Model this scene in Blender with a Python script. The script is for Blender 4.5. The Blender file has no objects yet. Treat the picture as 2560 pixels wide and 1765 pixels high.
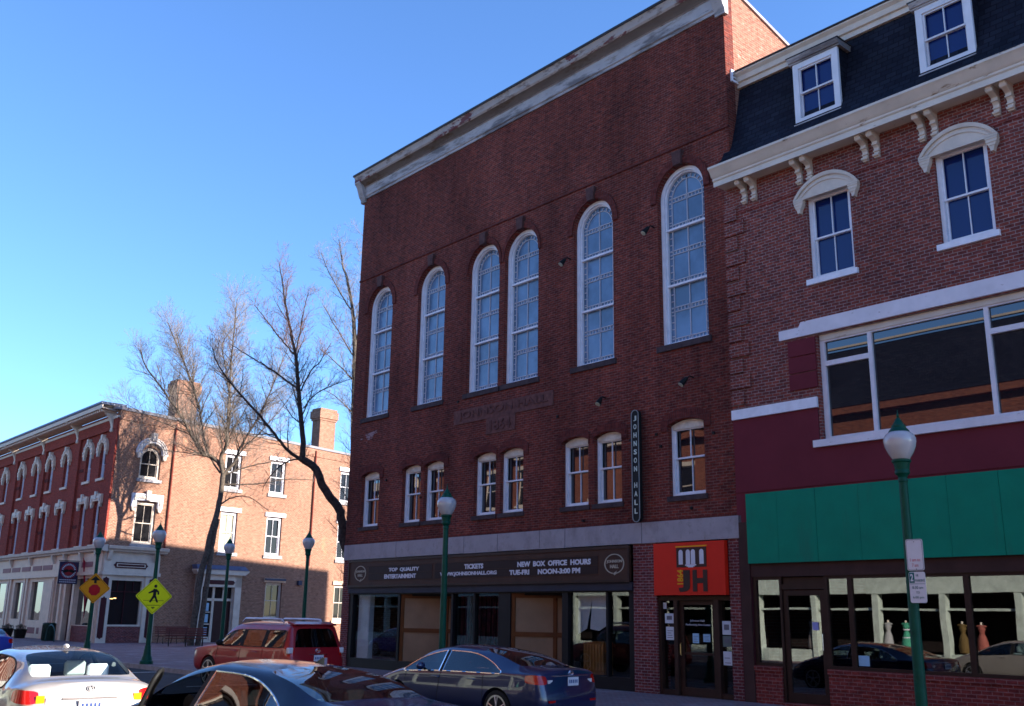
import bpy, bmesh, math, random
import numpy as np
from mathutils import Vector, Matrix
from mathutils.geometry import delaunay_2d_cdt
from mathutils.bvhtree import BVHTree

S = bpy.context.scene
COL = S.collection
R = math.radians

# ------------------------------------------------------------------ camera, sky, sun, exposure
cam = bpy.data.cameras.new("camera")
cam.sensor_fit = 'HORIZONTAL'; cam.sensor_width = 36.0
cam.lens = 2506.929 / 2560 * 36.0
cam.clip_start = 0.1; cam.clip_end = 3000
camo = bpy.data.objects.new("camera", cam); COL.objects.link(camo)
RIGHT = Vector((0.65882555, 0.75213098, 0.01574412))
UP = Vector((0.18130849, -0.17905796, 0.96698784))
BACK = Vector((0.73012062, -0.63422176, -0.25433569))
M = Matrix((RIGHT, UP, BACK)).transposed().to_4x4()
M.translation = (0, -21, 2.05)
camo.matrix_world = M
S.camera = camo

SUN_AZ, SUN_EL = 33.0, 21.0      # azimuth from +X towards +Y
world = bpy.data.worlds.new("World"); S.world = world; world.use_nodes = True
nt = world.node_tree; nt.nodes.clear()
wo = nt.nodes.new('ShaderNodeOutputWorld'); bg = nt.nodes.new('ShaderNodeBackground')
sky = nt.nodes.new('ShaderNodeTexSky'); sky.sky_type = 'NISHITA'; sky.sun_disc = False
sky.sun_elevation = R(SUN_EL); sky.sun_rotation = R(90 - SUN_AZ)
sky.altitude = 50; sky.air_density = 1.0; sky.dust_density = 0.25; sky.ozone_density = 3.5
bg.inputs['Strength'].default_value = 0.086
tint = nt.nodes.new('ShaderNodeMix'); tint.data_type = 'RGBA'; tint.blend_type = 'MULTIPLY'; tint.inputs[0].default_value = 1
tint.inputs[7].default_value = (0.77, 0.985, 1.28, 1)
nt.links.new(sky.outputs[0], tint.inputs[6]); nt.links.new(tint.outputs[2], bg.inputs[0]); nt.links.new(bg.outputs[0], wo.inputs[0])
sl = bpy.data.lights.new("sun", 'SUN'); sl.energy = 5.0; sl.angle = R(0.5); sl.color = (1.0, 0.90, 0.78)
so = bpy.data.objects.new("sun", sl); COL.objects.link(so)
sd = Vector((math.cos(R(SUN_EL)) * math.cos(R(SUN_AZ)), math.cos(R(SUN_EL)) * math.sin(R(SUN_AZ)), math.sin(R(SUN_EL))))
so.rotation_euler = sd.to_track_quat('Z', 'Y').to_euler(); so.location = (30, 20, 40)
S.view_settings.view_transform = 'Standard'; S.view_settings.look = 'None'
S.view_settings.exposure = 1.72; S.view_settings.gamma = 1
S.view_settings.use_curve_mapping = False
S.render.engine = 'CYCLES'
S.cycles.filter_width = 1.6
S.cycles.max_bounces = 8; S.cycles.transparent_max_bounces = 12

# ------------------------------------------------------------------ materials
def _lnk(nt, a, b): nt.links.new(a, b)
def nodes(name):
    m = bpy.data.materials.new(name); m.use_nodes = True
    nt = m.node_tree; b = nt.nodes['Principled BSDF']
    return m, nt, b
def rgba(c): return (c[0], c[1], c[2], 1)
def mixc(nt, fac, a, b, mode='MIX'):
    n = nt.nodes.new('ShaderNodeMix'); n.data_type = 'RGBA'; n.blend_type = mode
    for i, v in ((0, fac), (6, a), (7, b)):
        if isinstance(v, (int, float)): n.inputs[i].default_value = v
        elif isinstance(v, tuple): n.inputs[i].default_value = rgba(v)
        else: nt.links.new(v, n.inputs[i])
    return n.outputs[2]
def noise(nt, scale, detail=4, rough=.55, vec=None, dist=0):
    n = nt.nodes.new('ShaderNodeTexNoise'); n.inputs['Scale'].default_value = scale
    n.inputs['Detail'].default_value = detail; n.inputs['Roughness'].default_value = rough
    n.inputs['Distortion'].default_value = dist
    if vec is None:
        g = nt.nodes.new('ShaderNodeNewGeometry'); vec = g.outputs['Position']
    nt.links.new(vec, n.inputs['Vector']); return n.outputs[0]
def ramp(nt, fac, stops):
    n = nt.nodes.new('ShaderNodeValToRGB'); nt.links.new(fac, n.inputs[0])
    e = n.color_ramp.elements
    while len(e) < len(stops): e.new(.5)
    for i, (p, c) in enumerate(stops):
        e[i].position = p; e[i].color = rgba(c) if isinstance(c, tuple) else (c, c, c, 1)
    return n.outputs[0]
def scaled(nt, sx, sy, sz):
    g = nt.nodes.new('ShaderNodeNewGeometry'); m = nt.nodes.new('ShaderNodeMapping')
    m.inputs['Scale'].default_value = (sx, sy, sz)
    nt.links.new(g.outputs['Position'], m.inputs[0]); return m.outputs[0]
def mat(name, col, rough=.6, metal=0, var=.12, vscale=3, bump=0, bscale=40, spec=None, coat=0, vec=None):
    m, nt, b = nodes(name)
    dark = tuple(c * (1 - var * 2.2) for c in col); lite = tuple(min(1, c * (1 + var)) for c in col)
    n = noise(nt, vscale, 6, .62)
    nt.links.new(ramp(nt, n, [(.3, dark), (.7, lite)]), b.inputs['Base Color'])
    b.inputs['Roughness'].default_value = rough; b.inputs['Metallic'].default_value = metal
    b.inputs['Specular IOR Level'].default_value = .5 if (metal or rough < .4) else .18
    if spec is not None: b.inputs['IOR'].default_value = spec
    if coat: b.inputs['Coat Weight'].default_value = coat; b.inputs['Coat Roughness'].default_value = .03
    if bump:
        bn = nt.nodes.new('ShaderNodeBump'); bn.inputs['Strength'].default_value = bump
        nt.links.new(noise(nt, bscale, 3), bn.inputs['Height']); nt.links.new(bn.outputs[0], b.inputs['Normal'])
    return m
def wall_uv(nt):
    """horizontal position along whichever wall this is, and height"""
    g = nt.nodes.new('ShaderNodeNewGeometry')
    sp = nt.nodes.new('ShaderNodeSeparateXYZ'); nt.links.new(g.outputs['Position'], sp.inputs[0])
    sn = nt.nodes.new('ShaderNodeSeparateXYZ'); nt.links.new(g.outputs['True Normal'], sn.inputs[0])
    def mth(op, a, bb=None):
        n = nt.nodes.new('ShaderNodeMath'); n.operation = op
        for i, v in ((0, a), (1, bb)):
            if v is None: continue
            if isinstance(v, (int, float)): n.inputs[i].default_value = v
            else: nt.links.new(v, n.inputs[i])
        return n.outputs[0]
    f = mth('GREATER_THAN', mth('ABSOLUTE', sn.outputs[0]), mth('ABSOLUTE', sn.outputs[1]))
    u = mth('ADD', mth('MULTIPLY', sp.outputs[0], mth('SUBTRACT', 1.0, f)), mth('MULTIPLY', sp.outputs[1], f))
    c = nt.nodes.new('ShaderNodeCombineXYZ'); nt.links.new(u, c.inputs[0]); nt.links.new(sp.outputs[2], c.inputs[1])
    return c.outputs[0]
def brick(name, c1, c2, mortar, bw=.215, rh=.075, ms=.006, stain=.35, c3=None, patch=None, bias=0.0):
    m, nt, b = nodes(name)
    uv = wall_uv(nt)
    # slightly irregular courses
    t = nt.nodes.new('ShaderNodeTexBrick')
    nz = nt.nodes.new('ShaderNodeTexNoise'); nz.inputs['Scale'].default_value = 1.3; nz.inputs['Detail'].default_value = 3
    nt.links.new(uv, nz.inputs['Vector'])
    sc = nt.nodes.new('ShaderNodeVectorMath'); sc.operation = 'SCALE'; sc.inputs['Scale'].default_value = .03
    nt.links.new(nz.outputs[1], sc.inputs[0])
    ad = nt.nodes.new('ShaderNodeVectorMath'); ad.operation = 'ADD'
    nt.links.new(uv, ad.inputs[0]); nt.links.new(sc.outputs[0], ad.inputs[1])
    nt.links.new(ad.outputs[0], t.inputs['Vector'])
    t.offset = .5; t.squash = 1
    t.inputs['Scale'].default_value = 1; t.inputs['Brick Width'].default_value = bw; t.inputs['Row Height'].default_value = rh
    t.inputs['Mortar Size'].default_value = ms; t.inputs['Mortar Smooth'].default_value = .3; t.inputs['Bias'].default_value = bias
    t.inputs['Color1'].default_value = rgba(c1); t.inputs['Color2'].default_value = rgba(c2); t.inputs['Mortar'].default_value = rgba(mortar)
    # brick to brick colour: noise stretched along the courses
    mp = nt.nodes.new('ShaderNodeMapping'); mp.inputs['Scale'].default_value = (4.5, 12, 1); nt.links.new(uv, mp.inputs[0])
    n1 = noise(nt, 1.0, 3, .7, mp.outputs[0])
    col = mixc(nt, 1.0, t.outputs[0], ramp(nt, n1, [(.32, .62), (.68, 1.35)]), 'MULTIPLY')
    if c3:
        n3 = noise(nt, .8, 6, .7, mp.outputs[0])
        col = mixc(nt, ramp(nt, n3, [(.58, 0.0), (.68, .75)]), col, c3)
    mp2 = nt.nodes.new('ShaderNodeMapping'); mp2.inputs['Scale'].default_value = (.35, .13, 1); nt.links.new(uv, mp2.inputs[0])
    n2 = noise(nt, 1.0, 7, .65, mp2.outputs[0])
    col = mixc(nt, 1.0, col, ramp(nt, n2, [(.3, 1 - stain), (.7, 1 + stain * .55)]), 'MULTIPLY')
    mp5 = nt.nodes.new('ShaderNodeMapping'); mp5.inputs['Scale'].default_value = (2.6, .22, 1); mp5.inputs['Location'].default_value = (1.3, .4, 0); nt.links.new(uv, mp5.inputs[0])
    n5 = noise(nt, 1.0, 5, .6, mp5.outputs[0])
    col = mixc(nt, 1.0, col, ramp(nt, n5, [(.28, 1 - stain * .5), (.46, 1.0)]), 'MULTIPLY')
    if patch:
        mp3 = nt.nodes.new('ShaderNodeMapping'); mp3.inputs['Scale'].default_value = (.5, .3, 1); mp3.inputs['Location'].default_value = (3.3, 1.7, 0); nt.links.new(uv, mp3.inputs[0])
        n4 = noise(nt, 1.2, 8, .7, mp3.outputs[0])
        col = mixc(nt, ramp(nt, n4, [(.6, 0.0), (.72, .55)]), col, patch)
    nt.links.new(col, b.inputs['Base Color']); b.inputs['Roughness'].default_value = .88
    b.inputs['Specular IOR Level'].default_value = .08
    bn = nt.nodes.new('ShaderNodeBump'); bn.inputs['Strength'].default_value = .35; bn.inputs['Distance'].default_value = .02; bn.invert = True
    nt.links.new(t.outputs['Fac'], bn.inputs['Height']); nt.links.new(bn.outputs[0], b.inputs['Normal'])
    return m
def worn(name, base, layers, rough=.6, along=(1, 1, 6)):
    """paint with patches: layers = [(noise scale, lo, hi, colour, seed)]"""
    m, nt, b = nodes(name); col = None
    col = mixc(nt, ramp(nt, noise(nt, 2.2, 5), [(.35, 0.0), (.75, .55)]), base, tuple(c * .7 for c in base))
    for s, lo, hi, c, sd_ in layers:
        v = scaled(nt, *along)
        mp = nt.nodes.new('ShaderNodeVectorMath'); mp.operation = 'ADD'; mp.inputs[1].default_value = (sd_, sd_ * 2, sd_ * 3)
        nt.links.new(v, mp.inputs[0])
        n = noise(nt, s, 8, .7, mp.outputs[0])
        col = mixc(nt, ramp(nt, n, [(lo, 0.0), (hi, 1.0)]), col, c)
    nt.links.new(col, b.inputs['Base Color']); b.inputs['Roughness'].default_value = rough
    b.inputs['Specular IOR Level'].default_value = .2
    return m
def glassy(name, base, ior=1.9, rough=.02, wob=0.0, wscale=1.2, var=.0):
    m, nt, b = nodes(name); b.inputs['Base Color'].default_value = rgba(base)
    if var: nt.links.new(ramp(nt, noise(nt, .9, 5, .6), [(.35, tuple(c * (1 - var) for c in base)), (.65, tuple(c * (1 + var) for c in base))]), b.inputs['Base Color'])
    b.inputs['Roughness'].default_value = rough; b.inputs['IOR'].default_value = ior
    if wob:
        bn = nt.nodes.new('ShaderNodeBump'); bn.inputs['Strength'].default_value = wob; bn.inputs['Distance'].default_value = .02
        nt.links.new(noise(nt, wscale, 1), bn.inputs['Height']); nt.links.new(bn.outputs[0], b.inputs['Normal'])
    return m
def seeglass(name, tint=(.75, .8, .8), refl=1.6, wob=.0, wscale=.8, rough=.0):
    m, nt, b = nodes(name); nt.nodes.remove(b)
    out = [n for n in nt.nodes if n.type == 'OUTPUT_MATERIAL'][0]
    tr = nt.nodes.new('ShaderNodeBsdfTransparent'); tr.inputs[0].default_value = rgba(tint)
    gl = nt.nodes.new('ShaderNodeBsdfGlossy'); gl.inputs['Roughness'].default_value = rough
    fr = nt.nodes.new('ShaderNodeFresnel'); fr.inputs[0].default_value = 1.52
    gb = nt.nodes.new('ShaderNodeNewGeometry'); mr = nt.nodes.new('ShaderNodeMapRange'); mr.inputs['To Min'].default_value = 1.52; mr.inputs['To Max'].default_value = 1 / 1.52
    nt.links.new(gb.outputs['Backfacing'], mr.inputs['Value']); nt.links.new(mr.outputs[0], fr.inputs[0])
    mu = nt.nodes.new('ShaderNodeMath'); mu.operation = 'MULTIPLY'; mu.inputs[1].default_value = refl; mu.use_clamp = True
    nt.links.new(fr.outputs[0], mu.inputs[0])
    mx = nt.nodes.new('ShaderNodeMixShader'); nt.links.new(mu.outputs[0], mx.inputs[0])
    nt.links.new(tr.outputs[0], mx.inputs[1]); nt.links.new(gl.outputs[0], mx.inputs[2]); nt.links.new(mx.outputs[0], out.inputs[0])
    if wob:
        bn = nt.nodes.new('ShaderNodeBump'); bn.inputs['Strength'].default_value = wob; bn.inputs['Distance'].default_value = .02
        nt.links.new(noise(nt, wscale, 1), bn.inputs['Height'])
        nt.links.new(bn.outputs[0], gl.inputs['Normal']); nt.links.new(bn.outputs[0], fr.inputs['Normal'])
    return m
def paint(name, col, metal=.0, rough=.35, coat=1.0, flake=.0):
    m, nt, b = nodes(name)
    nt.links.new(ramp(nt, noise(nt, 1.5, 4), [(.3, tuple(c * .93 for c in col)), (.7, tuple(c * 1.04 for c in col))]), b.inputs['Base Color'])
    b.inputs['Metallic'].default_value = metal
    b.inputs['Coat Weight'].default_value = coat; b.inputs['Coat Roughness'].default_value = .02; b.inputs['Coat IOR'].default_value = 1.5
    nt.links.new(ramp(nt, noise(nt, 9, 6, .7), [(.3, rough * .85), (.8, rough * 1.25)]), b.inputs['Roughness'])
    return m

BR_HALL = brick('hall brick', (.190, .036, .024), (.105, .024, .021), (.165, .090, .075), ms=.009, stain=.5, c3=(.045, .02, .024), patch=(.235, .055, .032))
BR_HALL2 = brick('hall side brick', (.30, .125, .085), (.24, .092, .066), (.34, .24, .19), ms=.008, stain=.2, c3=(.55, .40, .32))
BR_PIER = brick('hall pier brick', (.20, .040, .034), (.115, .028, .034), (.24, .17, .17), ms=.010, stain=.35, c3=(.07, .03, .035))
BR_SHOP = brick('mansard block brick', (.235, .054, .038), (.130, .036, .034), (.25, .19, .18), bw=.21, rh=.078, ms=.009, stain=.22, c3=(.06, .03, .045))
BR_LOW = brick('shop base brick', (.20, .034, .026), (.15, .028, .026), (.22, .10, .09), bw=.21, rh=.078, ms=.009, stain=.2)
BR_CORN = brick('corner block brick', (.275, .130, .085), (.215, .095, .062), (.38, .28, .215), bw=.21, rh=.085, ms=.010, stain=.2, patch=(.55, .24, .13))
BR_CORNF = brick('corner block front brick', (.30, .052, .034), (.24, .042, .030), (.20, .07, .06), bw=.21, rh=.085, ms=.008, stain=.15)
BR_OPP = brick('opposite brick', (.24, .070, .036), (.18, .050, .032), (.32, .2, .15), stain=.2)
BR_OLD = brick('dark brick trim', (.140, .030, .023), (.095, .023, .020), (.09, .05, .05), bw=.075, rh=.21, stain=.3)
STONE_BROWN = mat('brownstone', (.062, .042, .045), .85, var=.2, vscale=6, bump=.2)
KEYST = mat('keystone', (.090, .042, .040), .85, var=.2, vscale=6)
PLAQ = mat('brownstone plaque', (.135, .056, .050), .85, var=.18, vscale=7, bump=.2)
PLAQ2 = mat('brownstone letters', (.115, .046, .042), .85, var=.15, vscale=7)
GRANITE = worn('granite band', (.34, .30, .32), [(1.1, .50, .70, (.20, .17, .18), 4.0), (6, .55, .70, (.25, .22, .23), 2.0), (1.6, .64, .72, (.15, .095, .06), 1.0)], .8, (1, 1, .8))
GJOINT = mat('granite joint', (.10, .09, .10), .9)
WHITE_OLD = worn('weathered cornice paint', (.40, .375, .385), [(.55, .48, .60, (.15, .135, .14), 2.0), (.9, .55, .66, (.20, .16, .13), 7.0), (2.5, .6, .7, (.12, .11, .12), 3.0)], .7, (1, 1, 5))
FASCIA = worn('peeling fascia paint', (.38, .32, .29), [(1.6, .52, .62, (.17, .12, .10), 2.5), (.35, .585, .60, (.14, .045, .045), 5.0), (.7, .60, .68, (.20, .13, .10), 9.0)], .7, (1, 1, 3))
SOFFIT = worn('rotten soffit', (.16, .135, .125), [(.5, .5, .62, (.10, .065, .04), 3.0)], .85, (1, 3, 1))
ROOF_EDGE = mat('roof edge metal', (.035, .035, .045), .5)
WHITE = mat('white frame paint', (.74, .74, .80), .5, var=.06, vscale=4)
CREAMW = mat('cream wood', (.62, .55, .46), .6, var=.12, vscale=5)
CREAM = mat('cream trim paint', (.60, .51, .43), .55, var=.07, vscale=2.5)
CREAM2 = mat('cream shopfront paint', (.66, .48, .36), .55, var=.07, vscale=2.5)
CREAM_WORN = worn('worn cream cornice paint', (.62, .55, .48), [(1.4, .60, .66, (.26, .17, .11), 4.0), (4.0, .66, .70, (.22, .17, .14), 1.0)], .6, (1, 1, 4))
WHITE_WORN = worn('chipped white paint', (.70, .66, .70), [(5.0, .64, .70, (.30, .24, .22), 4.0)], .6, (1, 1, 3))
LEAD = mat('leaded bars', (.50, .50, .56), .5, var=.05)
FROST = glassy('sky tinted frosted glass', (.105, .180, .29), 1.5, .16, .12, 1.5, .28)  # blue of the reflected sky is put into the base colour
PANE = glassy('old window glass', (.012, .012, .016), 2.0, .015, .16, .9)
PANE_BIG = glassy('plate window glass', (.010, .010, .014), 1.9, .01, .05, .35)
PANE_BLUE = glassy('sky tinted window glass', (.005, .016, .10), 1.42, .02, .02, 1.0)  # deep sky reflection painted in as a dark blue base
PANE_DK = glassy('near black window glass', (.012, .012, .014), 1.40, .03, .06, 1.2)  # near black base with weak reflections
PANE_CURT = glassy('glass over curtain', (.36, .36, .27), 1.5, .06)
SHOPGLASS = seeglass('shop window glass', (.85, .87, .87), 1.3, .035, .5)
SHOPGLASS2 = seeglass('mirror like shop glass', (.50, .52, .54), 3.6, .07, .8)
BLACKF = mat('black frame paint', (.007, .006, .008), .5, var=.15)
BRONZE = mat('dark bronze frame', (.036, .016, .012), .45, var=.15)
BROWN = mat('dark brown panel', (.055, .024, .020), .7, var=.15, vscale=1.5)
MARQ = mat('marquee brown', (.062, .026, .016), .6, var=.1)
MARQ2 = mat('marquee letter track', (.028, .011, .009), .6)
MARQ3 = mat('marquee lower band', (.028, .026, .040), .6)
LETTER = mat('letter white', (.62, .60, .66), .5, var=.04)
LETTER_C = mat('letter cream', (.42, .36, .28), .5, var=.04)
MAROON = mat('maroon paint', (.140, .026, .036), .8, var=.06, vscale=1.2, spec=1.25)
MAROON_D = mat('dark maroon paint', (.050, .008, .014), .5, var=.06)
MAROON_L = mat('faded maroon paint', (.24, .075, .08), .6, var=.06)
GREENP = worn('green sign panel', (.0, .20, .115), [(1.2, .56, .72, (.01, .15, .09), 2.0), (2.6, .68, .74, (.03, .26, .17), 8.0)], .7, (2.2, 1, .35))
GREENL = mat('lamp post green', (.0, .060, .036), .45, var=.12, vscale=6)
REDSIGN = mat('red sign face', (.62, .018, .006), .5, var=.03)
YELLOWT = mat('yellow lettering', (.72, .34, .01), .5, var=.03)
CHAR = mat('charcoal lettering', (.045, .022, .018), .5, var=.03)
SLATE = None
TAN = mat('tan board', (.235, .150, .092), .7, var=.10, vscale=1)
TANB = mat('brown batten', (.12, .040, .012), .6, var=.1)
WOODO = mat('orange pine', (.32, .13, .03), .5, var=.15, vscale=5)
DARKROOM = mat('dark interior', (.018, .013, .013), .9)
CURT = mat('maroon curtain', (.07, .012, .018), .8, var=.25, vscale=8)
WHITEP = mat('white cloth', (.80, .82, .86), .8, var=.06)
PAPER = mat('paper', (.60, .64, .70), .8, var=.05)
BLUEP = mat('pale blue paper', (.30, .48, .64), .8, var=.08)
GREYT = mat('grey print', (.16, .16, .19), .8)
ASPH = mat('asphalt', (.050, .049, .052), .9, var=.2, vscale=.8, bump=.3, bscale=120)
KERB = mat('granite kerb', (.30, .29, .30), .85, var=.15, vscale=4)
LINEW = mat('road paint', (.70, .70, .68), .7, var=.12, vscale=5)
CONC = mat('far ground', (.14, .12, .11), .95, var=.2, vscale=.3)
BARK_L = mat('grey brown bark', (.115, .093, .074), .9, var=.3, vscale=9, bump=.4, bscale=25)  # own bark tone, one base colour for trunk and limbs
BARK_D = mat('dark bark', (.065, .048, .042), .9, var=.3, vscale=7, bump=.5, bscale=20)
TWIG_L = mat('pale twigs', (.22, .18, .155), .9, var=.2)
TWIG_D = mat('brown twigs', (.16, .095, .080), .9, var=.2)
STEEL = mat('galvanised steel', (.42, .42, .44), .4, metal=.6)
YSIGN = mat('fluorescent yellow green', (.80, .82, .0), .5, var=.02)
OSIGN = mat('amber sign face', (.74, .28, .0), .5, var=.03)
RSIGN = mat('sign red', (.42, .0, .008), .5)
BLACK = mat('sign black', (.010, .010, .010), .6)
RUBBER = mat('tyre rubber', (.016, .016, .017), .8)
CHROME = mat('bright trim', (.75, .75, .80), .12, metal=1, var=.02)
ALLOY = mat('alloy wheel', (.55, .55, .58), .3, metal=.9, var=.03)
SEATG = mat('pale grey seat', (.72, .76, .72), .8, var=.04)
SEATD = mat('dark seat', (.02, .02, .022), .8)
CARGLASS = seeglass('car glass', (.42, .50, .52), 2.0)
CARGLASS_C = seeglass('clear rear glass', (.90, .96, .98), .55)
CARGLASS_D = seeglass('privacy glass', (.006, .006, .008), 1.0)
TAILRED = glassy('tail lamp red', (.42, .004, .004), 1.6, .08)
TAILAMB = glassy('tail lamp amber', (.80, .30, .01), 1.6, .10)
TAILWHT = glassy('tail lamp clear', (.66, .60, .62), 1.6, .10)
P_BLUE = paint('metallic blue paint', (.006, .015, .075), .35, .32)
P_NEAR = paint('near car blue paint', (.003, .007, .030), .0, .12, .0); P_NEAR.node_tree.nodes['Principled BSDF'].inputs['IOR'].default_value = 1.38
P_RED = paint('deep red paint', (.30, .002, .010), .15, .35, .45)
P_SILV = paint('champagne paint', (.27, .25, .235), .35, .4)
P_BLUE2 = paint('bright blue paint', (.01, .03, .30), .3, .35)
def slate_mat():
    m, nt, b = nodes('slate shingles'); uv = wall_uv(nt); t = nt.nodes.new('ShaderNodeTexBrick')
    nt.links.new(uv, t.inputs['Vector']); t.inputs['Scale'].default_value = 1
    t.inputs['Brick Width'].default_value = .28; t.inputs['Row Height'].default_value = .15; t.inputs['Mortar Size'].default_value = .012
    t.inputs['Color1'].default_value = (.009, .010, .018, 1); t.inputs['Color2'].default_value = (.016, .018, .028, 1); t.inputs['Mortar'].default_value = (.006, .006, .011, 1)
    n2 = noise(nt, .6, 6)
    c = mixc(nt, 1.0, t.outputs[0], ramp(nt, n2, [(.3, .75), (.7, 1.4)]), 'MULTIPLY')
    n3 = noise(nt, 1.7, 9, .8)
    c = mixc(nt, ramp(nt, n3, [(.735, 0.0), (.75, .8)]), c, (.25, .27, .30))
    nt.links.new(c, b.inputs['Base Color']); b.inputs['Roughness'].default_value = .8; b.inputs['Specular IOR Level'].default_value = .08
    bn = nt.nodes.new('ShaderNodeBump'); bn.inputs['Strength'].default_value = .4; bn.inputs['Distance'].default_value = .02; bn.invert = True
    nt.links.new(t.outputs['Fac'], bn.inputs['Height']); nt.links.new(bn.outputs[0], b.inputs['Normal'])
    return m
SLATE = slate_mat()
def paver_mat():
    m, nt, b = nodes('brick pavers'); g = nt.nodes.new('ShaderNodeNewGeometry'); t = nt.nodes.new('ShaderNodeTexBrick')
    nt.links.new(g.outputs['Position'], t.inputs['Vector']); t.inputs['Scale'].default_value = 1
    t.inputs['Brick Width'].default_value = .2; t.inputs['Row Height'].default_value = .1; t.inputs['Mortar Size'].default_value = .008
    t.inputs['Color1'].default_value = (.20, .10, .10, 1); t.inputs['Color2'].default_value = (.13, .075, .085, 1); t.inputs['Mortar'].default_value = (.20, .18, .19, 1)
    n2 = noise(nt, .9, 7, .7)
    c = mixc(nt, ramp(nt, n2, [(.5, 0.0), (.66, .6)]), t.outputs[0], (.30, .25, .28))
    nt.links.new(c, b.inputs['Base Color']); b.inputs['Roughness'].default_value = .85
    return m
PAVER = paver_mat()
def lampglass():
    m, nt, b = nodes('prismatic lamp globe')
    b.inputs['Base Color'].default_value = (.42, .41, .43, 1); b.inputs['Roughness'].default_value = .18; b.inputs['IOR'].default_value = 1.45
    b.inputs['Coat Weight'].default_value = .5
    w = nt.nodes.new('ShaderNodeTexWave'); w.inputs['Scale'].default_value = 14; w.bands_direction = 'Z'
    tc = nt.nodes.new('ShaderNodeTexCoord'); nt.links.new(tc.outputs['Object'], w.inputs['Vector'])
    bn = nt.nodes.new('ShaderNodeBump'); bn.inputs['Strength'].default_value = .15; nt.links.new(w.outputs[1], bn.inputs['Height']); nt.links.new(bn.outputs[0], b.inputs['Normal'])
    return m
GLOBE = lampglass()

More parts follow.
